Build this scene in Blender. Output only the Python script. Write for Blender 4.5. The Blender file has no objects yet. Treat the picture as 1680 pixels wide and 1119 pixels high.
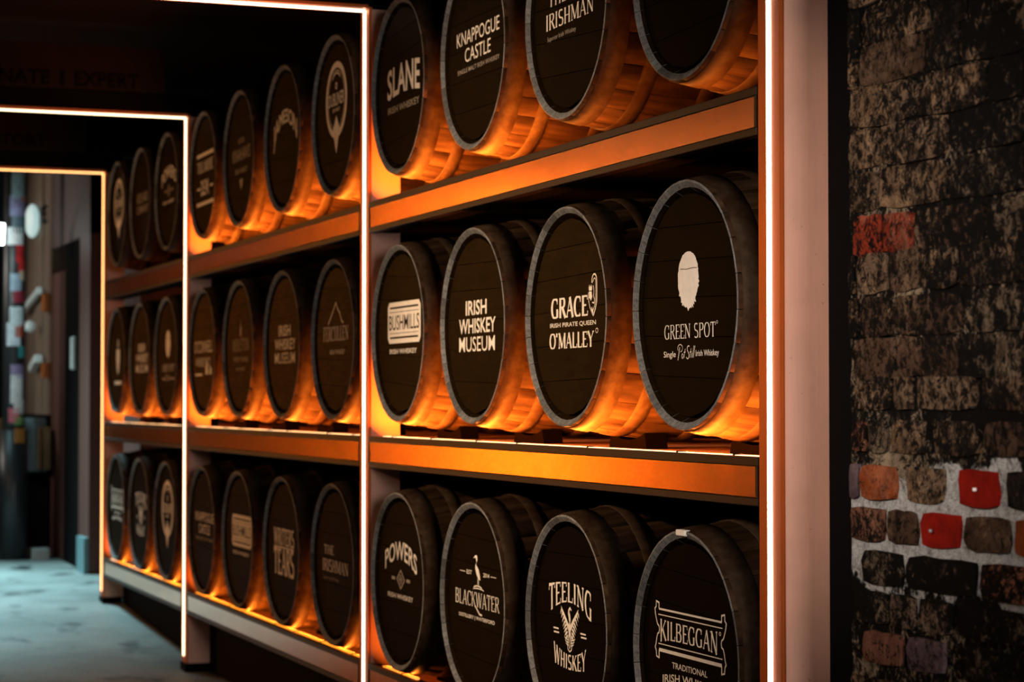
import bpy, bmesh, math, random
from mathutils import Vector, Matrix, Euler
PI = math.pi
random.seed(7)
sc = bpy.context.scene
COL = sc.collection
EZ = 1.26                      # eye height: heights below are given from the eye line
RY = -2.0914                   # plane of the rack fronts (the passage is on the +Y side)

# ------------------------------------------------------------------ camera, world, lights, exposure
cam = bpy.data.cameras.new('camera'); cam_o = bpy.data.objects.new('camera', cam); COL.objects.link(cam_o)
yaw, pitch = 0.3554, 0.0274
fwd = Vector((math.cos(yaw) * math.cos(pitch), -math.sin(yaw) * math.cos(pitch), math.sin(pitch)))
cam_o.location = (0, 0, EZ)
cam_o.rotation_euler = fwd.to_track_quat('-Z', 'Y').to_euler()
cam.sensor_width = 36; cam.lens = 3554.3 * 36 / 1680
cam.clip_start = 0.05; cam.clip_end = 200
cam.dof.use_dof = True; cam.dof.focus_distance = 5.1; cam.dof.aperture_fstop = 4.5
sc.camera = cam_o
vs = sc.view_settings
vs.view_transform = 'Standard'; vs.look = 'None'; vs.gamma = 1; vs.use_curve_mapping = False
vs.exposure = 0.0
w = bpy.data.worlds.new('night_sky'); sc.world = w; w.use_nodes = True
w.node_tree.nodes['Background'].inputs[0].default_value = (0.45, 0.7, 0.8, 1)
w.node_tree.nodes['Background'].inputs[1].default_value = 0.004

def lamp(name, kind, loc, target, energy, color, **kw):
    l = bpy.data.lights.new(name, kind); l.energy = energy; l.color = color
    for k, v in kw.items(): setattr(l, k, v)
    o = bpy.data.objects.new(name, l); COL.objects.link(o)
    o.location = loc
    o.rotation_euler = (Vector(target) - Vector(loc)).to_track_quat('-Z', 'Y').to_euler()
    return o
lamp('passage_fill', 'AREA', (11.0, 1.95, 2.2), (9.0, -2.1, 1.35), 42, (1.0, 0.48, 0.15), shape='RECTANGLE', size=4.0, size_y=0.25)  # unseen warm fill, added to brighten the farther barrel heads
lamp('rack_fill_spot', 'SPOT', (6.4, 1.4, EZ + 1.3), (5.75, -2.05, EZ + 0.10), 640, (1.0, 0.72, 0.47), spot_size=math.radians(46), spot_blend=1.0, shadow_soft_size=0.08)  # unseen spot, added to light the heads and lettering of the nearest bay
lamp('street_end_lamp', 'AREA', (-2.0, -1.2, 2.0), (6.0, -2.1, 1.25), 120, (1.0, 0.95, 0.95), shape='SQUARE', size=1.0)
lamp('entrance_fill_spot', 'SPOT', (1.7, 0.6, 2.1), (3.75, -2.15, 1.45), 500, (1.0, 0.88, 0.80), spot_size=math.radians(27), spot_blend=1.0, shadow_soft_size=0.12)  # unseen spot, added to light the near post and the brick wall
lamp('far_street_lamp', 'SPOT', (14.8, -0.9, 3.4), (13.4, -1.3, 0.1), 1700, (0.5, 0.93, 1.0), spot_size=math.radians(72), spot_blend=1.0, shadow_soft_size=0.25)
lamp('pole_fill_spot', 'SPOT', (12.9, -0.2, 2.9), (15.3, -1.95, 1.9), 160, (0.7, 0.95, 1.0), spot_size=math.radians(30), spot_blend=0.9, shadow_soft_size=0.1)  # unseen cool fill, added to brighten the stickered pole
lamp('facade_fill_spot', 'SPOT', (16.6, 1.2, 3.0), (15.6, -2.3, 1.9), 170, (1.0, 0.88, 0.76), spot_size=math.radians(60), spot_blend=0.9, shadow_soft_size=0.2)  # unseen fill, added to lift the dark shop front

# ------------------------------------------------------------------ materials
def nt(name):
    m = bpy.data.materials.new(name); m.use_nodes = True
    t = m.node_tree; b = t.nodes['Principled BSDF']
    return m, t, b
def nd(t, typ, **kw):
    n = t.nodes.new(typ)
    for k, v in kw.items():
        if k.startswith('i_'):
            key = k[2:]
            n.inputs[int(key) if key.isdigit() else key.replace('_', ' ')].default_value = v
        else: setattr(n, k, v)
    return n
def ramp(t, src, stops, interp='LINEAR'):
    r = t.nodes.new('ShaderNodeValToRGB'); r.color_ramp.interpolation = interp
    e = r.color_ramp.elements
    while len(e) < len(stops): e.new(0.5)
    for i, (p, c) in enumerate(stops):
        e[i].position = p; e[i].color = c if len(c) == 4 else (*c, 1)
    t.links.new(src, r.inputs[0]); return r
def coords(t, kind='Object', scale=(1, 1, 1)):
    tc = t.nodes.new('ShaderNodeTexCoord'); mp = t.nodes.new('ShaderNodeMapping')
    mp.inputs['Scale'].default_value = scale
    if kind == 'World':
        g = t.nodes.new('ShaderNodeNewGeometry'); t.links.new(g.outputs['Position'], mp.inputs[0])
    else: t.links.new(tc.outputs[kind], mp.inputs[0])
    return mp.outputs[0]
def noise(t, vec, scale, detail=6, rough=0.6, dist=0):
    n = nd(t, 'ShaderNodeTexNoise', i_Scale=scale, i_Detail=detail, i_Roughness=rough, i_Distortion=dist)
    t.links.new(vec, n.inputs['Vector']); return n.outputs['Fac']
def mix(t, fac, a, b, blend='MIX'):
    m = t.nodes.new('ShaderNodeMix'); m.data_type = 'RGBA'; m.blend_type = blend
    def put(s, i):
        if isinstance(s, (tuple, list)): m.inputs[i].default_value = (*s, 1) if len(s) == 3 else s
        elif isinstance(s, (int, float)): m.inputs[i].default_value = s
        else: t.links.new(s, m.inputs[i])
    put(fac, 0); put(a, 6); put(b, 7); return m.outputs[2]
def bump(t, b, src, strength=0.3, dist=0.01):
    n = nd(t, 'ShaderNodeBump', i_Strength=strength, i_Distance=dist)
    t.links.new(src, n.inputs['Height']); t.links.new(n.outputs[0], b.inputs['Normal'])
def plain(name, c, rough=0.5, metal=0.0, spec=0.5, var=0.15, scale=30):
    m, t, b = nt(name)
    n = noise(t, coords(t), scale)
    r = ramp(t, n, [(0.3, tuple(x * (1 - var) for x in c)), (0.7, tuple(min(1, x * (1 + var)) for x in c))])
    t.links.new(r.outputs[0], b.inputs['Base Color'])
    b.inputs['Roughness'].default_value = rough; b.inputs['Metallic'].default_value = metal
    b.inputs['Specular IOR Level'].default_value = spec
    return m
def emit(name, c, s, base=(0.8, 0.7, 0.6)):
    m, t, b = nt(name)
    b.inputs['Base Color'].default_value = (*base, 1)
    b.inputs['Emission Color'].default_value = (*c, 1); b.inputs['Emission Strength'].default_value = s
    return m

def copper_mat(name, c, rough, metal=0.96):
    m, t, b = nt(name)
    n = noise(t, coords(t, 'World', (420, 420, 5)), 1.0, 4)
    n2 = noise(t, coords(t, 'World', (7, 7, 5)), 1.0, 5)
    sp = noise(t, coords(t, 'World', (1, 1, 1)), 55, 3)
    r = ramp(t, n, [(0.3, tuple(x * 0.95 for x in c)), (0.7, tuple(min(1, x * 1.05) for x in c))])
    r2 = ramp(t, n2, [(0.3, (0.85, 0.85, 0.85)), (0.7, (1.05, 1.0, 0.98))])
    col = mix(t, 1.0, r.outputs[0], r2.outputs[0], 'MULTIPLY')
    r3 = ramp(t, sp, [(0.24, (0.25, 0.2, 0.18)), (0.29, (1, 1, 1))])
    col = mix(t, 0.7, col, r3.outputs[0], 'MULTIPLY')
    t.links.new(col, b.inputs['Base Color'])
    b.inputs['Metallic'].default_value = metal
    rr = nd(t, 'ShaderNodeMapRange', i_3=rough - 0.03, i_4=rough + 0.03)
    t.links.new(n, rr.inputs[0]); t.links.new(rr.outputs[0], b.inputs['Roughness'])
    bump(t, b, n, 0.03, 0.001)
    return m
M = {}
M['copper'] = copper_mat('brushed_copper', (0.76, 0.28, 0.11), 0.2)
M['copper_side'] = copper_mat('matt_copper_side', (0.76, 0.40, 0.28), 0.6, 0.25)
M['copper_face'] = copper_mat('brushed_copper_strip', (0.5, 0.11, 0.015), 0.45, 0.7)
M['dark_trim'] = plain('dark_bronze_trim', (0.016, 0.007, 0.003), 0.5, 0.3, 0.2)
M['black'] = plain('black_board', (0.003, 0.0025, 0.0025), 0.9, spec=0.05)
M['black_wood'] = plain('black_stained_wood', (0.0016, 0.001, 0.0007), 0.9, spec=0.0)
M['shelf_top'] = copper_mat('copper_shelf_board', (0.45, 0.2, 0.09), 0.5, 0.5)
M['logo'] = plain('cream_print', (0.88, 0.8, 0.7), 0.65, var=0.08, scale=40)
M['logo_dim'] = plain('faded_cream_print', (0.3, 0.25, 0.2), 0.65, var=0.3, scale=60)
M['sign'] = plain('brown_sign_panel', (0.010, 0.006, 0.003), 0.8, spec=0.1)
M['sign_black'] = plain('black_letters', (0.0015, 0.0015, 0.0015), 0.9, spec=0.05)
M['steel'] = plain('dull_steel', (0.4, 0.4, 0.4), 0.45, 0.8)

# barrel head: black paint over oak boards, slight grain
m, t, b = nt('black_painted_oak')
n = noise(t, coords(t, 'World', (60, 60, 500)), 0.25, 6)
n2 = noise(t, coords(t, 'World'), 9, 4)
r = ramp(t, n, [(0.25, (0.010, 0.0052, 0.0012)), (0.75, (0.019, 0.0102, 0.0026))])
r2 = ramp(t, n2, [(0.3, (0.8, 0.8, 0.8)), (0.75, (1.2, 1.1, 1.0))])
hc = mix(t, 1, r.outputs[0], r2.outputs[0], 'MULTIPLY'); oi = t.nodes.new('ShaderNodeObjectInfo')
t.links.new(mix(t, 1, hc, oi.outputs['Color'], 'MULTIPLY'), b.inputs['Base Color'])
b.inputs['Roughness'].default_value = 0.6; b.inputs['Specular IOR Level'].default_value = 0.012
bump(t, b, n, 0.12, 0.002)
M['head'] = m
# oak staves, tone differs stave by stave
m, t, b = nt('weathered_oak_stave')
oi = t.nodes.new('ShaderNodeObjectInfo')
tc = coords(t, 'Object', (50, 5, 50))
ad = nd(t, 'ShaderNodeVectorMath', operation='ADD'); t.links.new(tc, ad.inputs[0])
sc3 = nd(t, 'ShaderNodeVectorMath', operation='SCALE'); sc3.inputs[0].default_value = (91, 37, 53); t.links.new(oi.outputs['Random'], sc3.inputs[3])
t.links.new(sc3.outputs[0], ad.inputs[1])
n = noise(t, ad.outputs[0], 0.8, 7); n2 = noise(t, ad.outputs[0], 0.12, 4)
r = ramp(t, n, [(0.3, (0.018, 0.009, 0.0045)), (0.55, (0.05, 0.028, 0.0145)), (0.8, (0.09, 0.056, 0.03))])
r2 = ramp(t, n2, [(0.35, (0.35, 0.3, 0.28)), (0.6, (1, 1, 1))])
r3 = ramp(t, oi.outputs['Random'], [(0, (0.55, 0.5, 0.46)), (1, (1.1, 1.05, 1))])
c = mix(t, 1, r.outputs[0], r2.outputs[0], 'MULTIPLY'); c = mix(t, 1, c, r3.outputs[0], 'MULTIPLY')
t.links.new(c, b.inputs['Base Color']); b.inputs['Roughness'].default_value = 0.7; b.inputs['Specular IOR Level'].default_value = 0.03
bump(t, b, n, 0.35, 0.004)
M['stave'] = m
m, t, b = nt('grey_end_grain')
oi = t.nodes.new('ShaderNodeObjectInfo')
n = noise(t, coords(t, 'Object', (1, 1, 1)), 130, 4)
r = ramp(t, n, [(0.25, (0.05, 0.05, 0.05)), (0.5, (0.14, 0.14, 0.138)), (0.8, (0.28, 0.28, 0.276))])
r3 = ramp(t, oi.outputs['Random'], [(0, (0.4, 0.38, 0.36)), (0.35, (0.9, 0.88, 0.86)), (1, (1.1, 1.1, 1.08))])
t.links.new(mix(t, 1, r.outputs[0], r3.outputs[0], 'MULTIPLY'), b.inputs['Base Color'])
b.inputs['Roughness'].default_value = 0.7; bump(t, b, n, 0.4, 0.003)
M['chime'] = m
m, t, b = nt('galvanised_hoop_steel')
n = noise(t, coords(t, 'World'), 40, 6); n2 = noise(t, coords(t, 'World'), 12, 4)
r = ramp(t, n, [(0.3, (0.026, 0.015, 0.008)), (0.7, (0.05, 0.032, 0.019))])
r2 = ramp(t, n2, [(0.35, (0.55, 0.42, 0.35)), (0.6, (1, 1, 1))])
t.links.new(mix(t, 1, r.outputs[0], r2.outputs[0], 'MULTIPLY'), b.inputs['Base Color'])
b.inputs['Metallic'].default_value = 0.1; b.inputs['Roughness'].default_value = 0.6; b.inputs['Specular IOR Level'].default_value = 0.03
bump(t, b, n, 0.15, 0.002)
M['hoop'] = m

# old bricks: base colour per brick (object colour), soot and flaking paint over it
def brick_mat(name, mortar=False):
    m, t, b = nt(name)
    pos = coords(t, 'World')
    st = coords(t, 'World', (1, 1, 0.75))
    oi = t.nodes.new('ShaderNodeObjectInfo')
    fine = noise(t, st, 55, 12, 0.86, 0.5); mid = noise(t, st, 20, 6, 0.65); tiny = noise(t, pos, 380, 3)
    big = noise(t, pos, 6, 4)
    if mortar: base = mix(t, 1, ramp(t, tiny, [(0.3, (0.2, 0.185, 0.165)), (0.7, (0.62, 0.6, 0.56))]).outputs[0], ramp(t, fine, [(0.4, (0.3, 0.28, 0.26)), (0.52, (1, 1, 1))]).outputs[0], 'MULTIPLY')
    else:
        v = ramp(t, mid, [(0.3, (0.5, 0.45, 0.45)), (0.65, (1.15, 1.1, 1.1))]).outputs[0]
        base = mix(t, 1, oi.outputs['Color'], v, 'MULTIPLY')
        g = ramp(t, tiny, [(0.3, (0.7, 0.7, 0.7)), (0.7, (1.2, 1.2, 1.2))]).outputs[0]
        base = mix(t, 1, base, g, 'MULTIPLY')
    # flakes of old beige paint
    fb = nd(t, 'ShaderNodeMath', operation='MULTIPLY_ADD', i_1=0.55); t.links.new(big, fb.inputs[0]); t.links.new(fine, fb.inputs[2])
    flake = ramp(t, fb.outputs[0], [(0.83, (0, 0, 0)), (0.86, (1, 1, 1))]).outputs[0]
    beige = ramp(t, mid, [(0.3, (0.12, 0.078, 0.045)), (0.7, (0.42, 0.31, 0.2))]).outputs[0]
    beige = mix(t, 1, beige, ramp(t, tiny, [(0.3, (0.6, 0.6, 0.6)), (0.7, (1.2, 1.2, 1.2))]).outputs[0], 'MULTIPLY')
    if not mortar:
        tint = nd(t, 'ShaderNodeVectorMath', operation='SCALE'); tint.inputs[3].default_value = 7.0; t.links.new(oi.outputs['Color'], tint.inputs[0])
        beige = mix(t, 1, beige, mix(t, 0.5, tint.outputs[0], (1, 1, 1)), 'MULTIPLY')
    # soot cover, from the alpha of the object colour (mortar: by height on the wall)
    if mortar:
        sep = nd(t, 'ShaderNodeSeparateXYZ'); g2 = t.nodes.new('ShaderNodeNewGeometry'); t.links.new(g2.outputs['Position'], sep.inputs[0])
        wob = nd(t, 'ShaderNodeMath', operation='MULTIPLY_ADD', i_1=0.22); t.links.new(big, wob.inputs[0]); t.links.new(sep.outputs[2], wob.inputs[2])
        clean = ramp(t, wob.outputs[0], [(0.0, (0, 0, 0)), (1.0, (1, 1, 1))])
        cr = clean.color_ramp
        while len(cr.elements) < 4: cr.elements.new(0.5)
        for e, (p, vv) in zip(cr.elements, ((0.98, 0.0), (1.04, 1.0), (1.21, 1.0), (1.27, 0.12))): 
            e.position = p - 0.4; e.color = (vv, vv, vv, 1)
        sh = nd(t, 'ShaderNodeMath', operation='SUBTRACT', i_1=0.4); t.links.new(wob.outputs[0], sh.inputs[0]); t.links.new(sh.outputs[0], clean.inputs[0])
        inv = nd(t, 'ShaderNodeMath', operation='SUBTRACT', i_0=1.0); t.links.new(clean.outputs[0], inv.inputs[1]); sootamt = inv.outputs[0]
    else: sootamt = oi.outputs['Alpha']
    thr = nd(t, 'ShaderNodeMath', operation='MULTIPLY_ADD', i_1=-0.45, i_2=0.72); t.links.new(sootamt, thr.inputs[0])
    s1 = noise(t, st, 60, 12, 0.84, 0.6)
    d = nd(t, 'ShaderNodeMath', operation='SUBTRACT'); t.links.new(s1, d.inputs[0]); t.links.new(thr.outputs[0], d.inputs[1])
    mr = nd(t, 'ShaderNodeMapRange', i_1=-0.025, i_2=0.025); t.links.new(d.outputs[0], mr.inputs[0])
    fl2 = nd(t, 'ShaderNodeMath', operation='MULTIPLY'); t.links.new(flake, fl2.inputs[0]); t.links.new(sootamt, fl2.inputs[1])
    soot = ramp(t, tiny, [(0.3, (0.0015, 0.0012, 0.001)), (0.8, (0.007, 0.0055, 0.0045))]).outputs[0]
    col = mix(t, mr.outputs[0], base, soot)
    col = mix(t, fl2.outputs[0], col, beige)
    t.links.new(col, b.inputs['Base Color'])
    b.inputs['Roughness'].default_value = 0.85; b.inputs['Specular IOR Level'].default_value = 0.06
    hm = nd(t, 'ShaderNodeMath', operation='ADD'); t.links.new(fine, hm.inputs[0]); t.links.new(tiny, hm.inputs[1])
    bump(t, b, hm.outputs[0], 0.6, 0.008)
    return m
M['brick'] = brick_mat('old_sooty_brick'); M['mortar'] = brick_mat('old_grey_mortar', True)

m, t, b = nt('damp_concrete_floor')
pos = coords(t, 'World')
n = noise(t, pos, 1.6, 6); n2 = noise(t, pos, 60, 4); n3 = noise(t, coords(t, 'World', (2.3, 4.2, 1)), 1.0, 3, 0.5)
r = ramp(t, n, [(0.3, (0.12, 0.125, 0.12)), (0.7, (0.3, 0.31, 0.3))])
r2 = ramp(t, n2, [(0.3, (0.8, 0.8, 0.8)), (0.7, (1.1, 1.1, 1.1))])
r3 = ramp(t, n3, [(0.32, (0.1, 0.1, 0.1)), (0.42, (1, 1, 1))])
c = mix(t, 1, r.outputs[0], r2.outputs[0], 'MULTIPLY'); c = mix(t, 1, c, r3.outputs[0], 'MULTIPLY')
t.links.new(c, b.inputs['Base Color']); b.inputs['Roughness'].default_value = 0.55; bump(t, b, n2, 0.2, 0.004)
M['floor'] = m

# ------------------------------------------------------------------ mesh helpers
def add_box(bm, x0, x1, y0, y1, z0, z1, mi=0):
    v = [bm.verts.new(p) for p in ((x0, y0, z0), (x1, y0, z0), (x1, y1, z0), (x0, y1, z0), (x0, y0, z1), (x1, y0, z1), (x1, y1, z1), (x0, y1, z1))]
    for f in ((0, 3, 2, 1), (4, 5, 6, 7), (0, 1, 5, 4), (1, 2, 6, 5), (2, 3, 7, 6), (3, 0, 4, 7)):
        bm.faces.new([v[i] for i in f]).material_index = mi
def box_mesh(x0, x1, y0, y1, z0, z1, bev=0.0):
    bm = bmesh.new(); add_box(bm, x0, x1, y0, y1, z0, z1)
    if bev: bmesh.ops.bevel(bm, geom=bm.edges[:], offset=bev, segments=1, affect='EDGES')
    return bm
def add_tube(bm, p0, p1, r, n=10, r1=None):
    p0, p1 = Vector(p0), Vector(p1); d = (p1 - p0)
    q = d.to_track_quat('Z', 'Y'); r1 = r if r1 is None else r1
    A = [bm.verts.new(p0 + q @ Vector((r * math.cos(2 * PI * i / n), r * math.sin(2 * PI * i / n), 0))) for i in range(n)]
    B = [bm.verts.new(p1 + q @ Vector((r1 * math.cos(2 * PI * i / n), r1 * math.sin(2 * PI * i / n), 0))) for i in range(n)]
    for i in range(n): bm.faces.new((A[i], A[(i + 1) % n], B[(i + 1) % n], B[i])).smooth = True
    bm.faces.new(A[::-1]); bm.faces.new(B)
def finish(bm, name, mats, normals=True):
    if normals: bmesh.ops.recalc_face_normals(bm, faces=bm.faces[:])
    me = bpy.data.meshes.new(name); bm.to_mesh(me); bm.free()
    for mm in (mats if isinstance(mats, (list, tuple)) else [mats]): me.materials.append(mm)
    return me
def link(name, me, parent=None, loc=None):
    o = bpy.data.objects.new(name, me); COL.objects.link(o)
    if parent: o.parent = parent
    if loc is not None: o.location = loc
    return o
def obj(name, bm, m, parent=None, loc=None): return link(name, finish(bm, name, m), parent, loc)
def tag(o, label=None, cat=None, group=None, kind=None):
    if label: o['label'] = label
    if cat: o['category'] = cat
    if group: o['group'] = group
    if kind: o['kind'] = kind
    return o
def thing(name, label, cat, loc=(0, 0, 0), group=None):
    return tag(link(name, None, None, loc), label, cat, group)
def struct(name, bm, m, **k): return tag(obj(name, bm, m, **k), kind='structure')

# ------------------------------------------------------------------ the setting
def floor_z(x): return 0.0 if x < 10.0 else (x - 10.0) * 0.054 if x < 12.3 else 0.124 + min(x - 12.3, 3.0) * 0.012
bm = bmesh.new(); xs = [-3, 0, 3, 6, 8, 9, 10, 10.8, 11.6, 12.3, 13, 14, 15.3, 20]
vv = [[bm.verts.new((x, y, floor_z(x))) for y in (-3.6, -2.2, 0, 3)] for x in xs]
for i in range(len(xs) - 1):
    for j in range(3): bm.faces.new((vv[i][j], vv[i + 1][j], vv[i + 1][j + 1], vv[i][j + 1])).smooth = True
struct('floor', bm, M['floor'])
struct('ceiling', box_mesh(3.9, 12.7, -3.6, 2.5, EZ + 1.72, EZ + 1.8), M['black'])
struct('wall_left', box_mesh(3.9, 12.7, 2.35, 2.5, -0.1, EZ + 1.72), M['black'])
struct('wall_end', box_mesh(12.34, 12.6, -3.36, 2.35, EZ + 1.395, EZ + 1.72), M['black'])
struct('wall_rear', box_mesh(3.9, 12.7, -3.42, -3.36, -0.1, EZ + 1.72), M['black'])

# ------------------------------------------------------------------ lit portals
PX = (4.079, 7.079, 10.030, 12.282)
def portal(k, label):
    x = PX[k]; top = (1.33, 1.33, 1.325, 1.287)[k] + EZ; fz = floor_z(x)
    bot = max(fz + 0.055, EZ + (-1.19, -1.19, -1.19, -1.074)[k])
    led = emit('portal_light', ((1, 0.85, 0.65), (1, 0.8, 0.55), (1, 0.72, 0.42), (1, 0.5, 0.16))[k], (10, 7, 4.5, 3.4)[k])
    r = thing('lit_portal', label, 'portal frame', (x, RY, fz))
    for side in (-1, 1):                       # right leg against the rack, left leg across the passage
        y = 0.0 if side < 0 else 2.2 - RY
        s = 1 if side < 0 else -1              # leg extends away from the passage
        def B(x0, x1, d0, d1, z0, z1, bev=0.0):
            a, c = y - s * d0, y - s * d1
            return box_mesh(x0, x1, min(a, c), max(a, c), z0 - fz, z1 - fz, bev)
        obj('post_core', B(-0.052, 0.056, 0.012, 0.104, fz, top + 0.09), M['black'], r)
        obj('post_face', B(-0.048, -0.0105, 0.0, 0.012, bot - 0.03, top + 0.004), M['copper_face'], r)
        obj('post_face', B(0.0105, 0.049, 0.0, 0.012, bot - 0.03, top + 0.004), M['copper_face'], r)
        obj('side_panel', B(-0.0555, -0.052, 0.0085, 0.110, bot - 0.03, top - 0.004), M['copper_side'], r)
        obj('light_strip', B(-(0.0068, 0.0085, 0.009, 0.009)[k], (0.0068, 0.0085, 0.009, 0.009)[k], -0.004, 0.008, bot, top, 0.003), led, r)
        obj('foot', B(-0.058, 0.062, -0.004, 0.108, fz - 0.01, bot - 0.03), M['black'], r)
    W = 2.2 - RY
    obj('lintel_core', box_mesh(-0.052, 0.056, -0.1, W + 0.1, top + 0.012 - fz, top + 0.10 - fz), M['black'], r)
    obj('lintel_face', box_mesh(-0.048, -0.0105, 0.002, W - 0.002, top + 0.001 - fz, top + 0.012 - fz), M['copper_face'], r)
    obj('lintel_face', box_mesh(0.0105, 0.049, 0.002, W - 0.002, top + 0.001 - fz, top + 0.012 - fz), M['copper_face'], r)
    obj('lintel_light_strip', box_mesh(-0.0095, 0.0095, 0.004, W - 0.004, top - 0.004 - fz, top + 0.006 - fz, 0.003), led, r)
    return r
portal(0, 'lit copper portal frame nearest the camera, beside the brick wall')
portal(1, 'lit copper portal frame second from the brick wall, between first and second barrel bays')
portal(2, 'lit copper portal frame third from the brick wall, under the sign with two words')
portal(3, 'lit copper portal frame farthest down the passage, framing the street')

# ------------------------------------------------------------------ shelves
SZ = (0.672, -0.1195, -0.8830)                   # shelf light heights from the eye line: top, middle, bottom
BAYX = ((PX[0] + 0.058, PX[1] - 0.05), (PX[1] + 0.058, PX[2] - 0.05), (PX[2] + 0.058, PX[3] - 0.05))
LEDS = ((26, 38, 7), (23, 25, 9), (0.2, 15, 10))
BOT = (-0.006, -0.006, -0.036)   # [bay][row]
SHELF_C = (1.0, 0.23, 0.02)
STRIP_C = ((1.0, 0.5, 0.15), (1.0, 0.62, 0.3), (1.0, 0.3, 0.015))
M['white_off'] = plain('unlit_diffuser', (0.3, 0.28, 0.25), 0.5)
rown = ('top', 'middle', 'bottom'); bayn = ('nearest', 'second', 'farthest')
clips = {}
for bI, (x0, x1) in enumerate(BAYX):
    for rI, z in enumerate(SZ):
        zz = EZ + z
        r = thing('barrel_shelf', '%s copper fronted shelf of the %s barrel bay' % (rown[rI], bayn[bI]), 'shelf', ((x0 + x1) / 2, RY, zz), 'shelves of the barrel racks')
        L = (x1 - x0) / 2
        obj('board', box_mesh(-L, L, -1.1, -0.047, BOT[rI] - 0.02, BOT[rI] - 0.0015), M['black'], r); obj('board_plate', box_mesh(-L, L, -1.1, -0.047, BOT[rI] - 0.0015, BOT[rI]), M['shelf_top'], r)
        obj('front_lip', box_mesh(-L, L, -0.020, 0.0, -0.0205, -0.001, 0.0015), M['dark_trim'], r)
        obj('front_panel', box_mesh(-L + 0.012, L - 0.006, -0.012, -0.003, -0.087, -0.0215), M['copper'], r)
        obj('beam', box_mesh(-L, L, -0.10, -0.012, -0.105, -0.057), M['black'], r); obj('strip_channel', box_mesh(-L, L, -0.046, -0.020, -0.057, -0.006), M['black'], r)
        obj('rear_beam', box_mesh(-L, L, -1.0, -0.92, -0.105, -0.057), M['black'], r)
        obj('bottom_lip', box_mesh(-L, L, -0.03, 0.0, -0.106, -0.0885, 0.0015), M['dark_trim'], r)
        obj('end_cap', box_mesh(-L, -L + 0.011, -0.02, 0.0, -0.088, -0.021), M['dark_trim'], r)
        obj('end_cap', box_mesh(L - 0.005, L, -0.02, 0.0, -0.088, -0.021), M['dark_trim'], r)
        pw = LEDS[bI][rI]
        segs = [(-L + 0.03, L - 0.10, pw)]
        if bI == 0 and rI == 0: segs = [(-L + 0.03, -0.1, 4.5), (-0.1, L - 0.10, pw)]     # weaker towards the near post
        if bI == 0 and rI == 2: segs = [(L - 0.44, L - 0.10, pw)]
        sv = (2.2, 2.4, 1.5)[rI]
        for a, c, pwr in segs:
            if pw > 0.3: obj('light_strip', box_mesh(a, c, -0.040, -0.021, -0.006, 0.0004), emit('shelf_light', STRIP_C[rI], sv), r)
            else: obj('light_strip', box_mesh(a, c, -0.040, -0.021, -0.006, 0.0004), M['white_off'], r)
            la = bpy.data.lights.new('strip_glow', 'AREA'); la.shape = 'RECTANGLE'; la.size = c - a; la.size_y = 0.016; la.energy = pwr * (c - a); la.color = SHELF_C
            lo = bpy.data.objects.new('strip_glow', la); COL.objects.link(lo); lo.parent = r
            lo.location = ((a + c) / 2, -0.032, 0.004)
            lo.rotation_euler = (-(PI - math.atan2(0.62, 0.78)), 0, 0)      # faces up and back under the barrels
        rnd = random.Random(bI * 7 + rI)
        xx = segs[0][0] + 0.12
        while xx < segs[0][1] - 0.1:
            obj('strip_clip', box_mesh(xx, xx + 0.009, -0.041, -0.020, -0.006, 0.0025), M['black'], r); xx += rnd.uniform(0.25, 0.6)
    # plinth under the bottom shelf
    fz = floor_z(x0)
    r = thing('rack_plinth', 'black recessed plinth on the floor under the %s barrel bay' % bayn[bI], 'plinth', ((x0 + x1) / 2, RY, 0))
    L = (x1 - x0) / 2
    obj('kick_board', box_mesh(-L, L, -0.14, -0.11, fz - 0.01 if bI < 2 else 0, EZ + SZ[2] - 0.106), M['black'], r)
    for a in (-L + 0.1, 0, L - 0.1): obj('leg', box_mesh(a - 0.04, a + 0.04, -1.0, -0.92, floor_z(a + (x0 + x1) / 2) - 0.01, EZ + SZ[2] - 0.107), M['black'], r)

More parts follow.
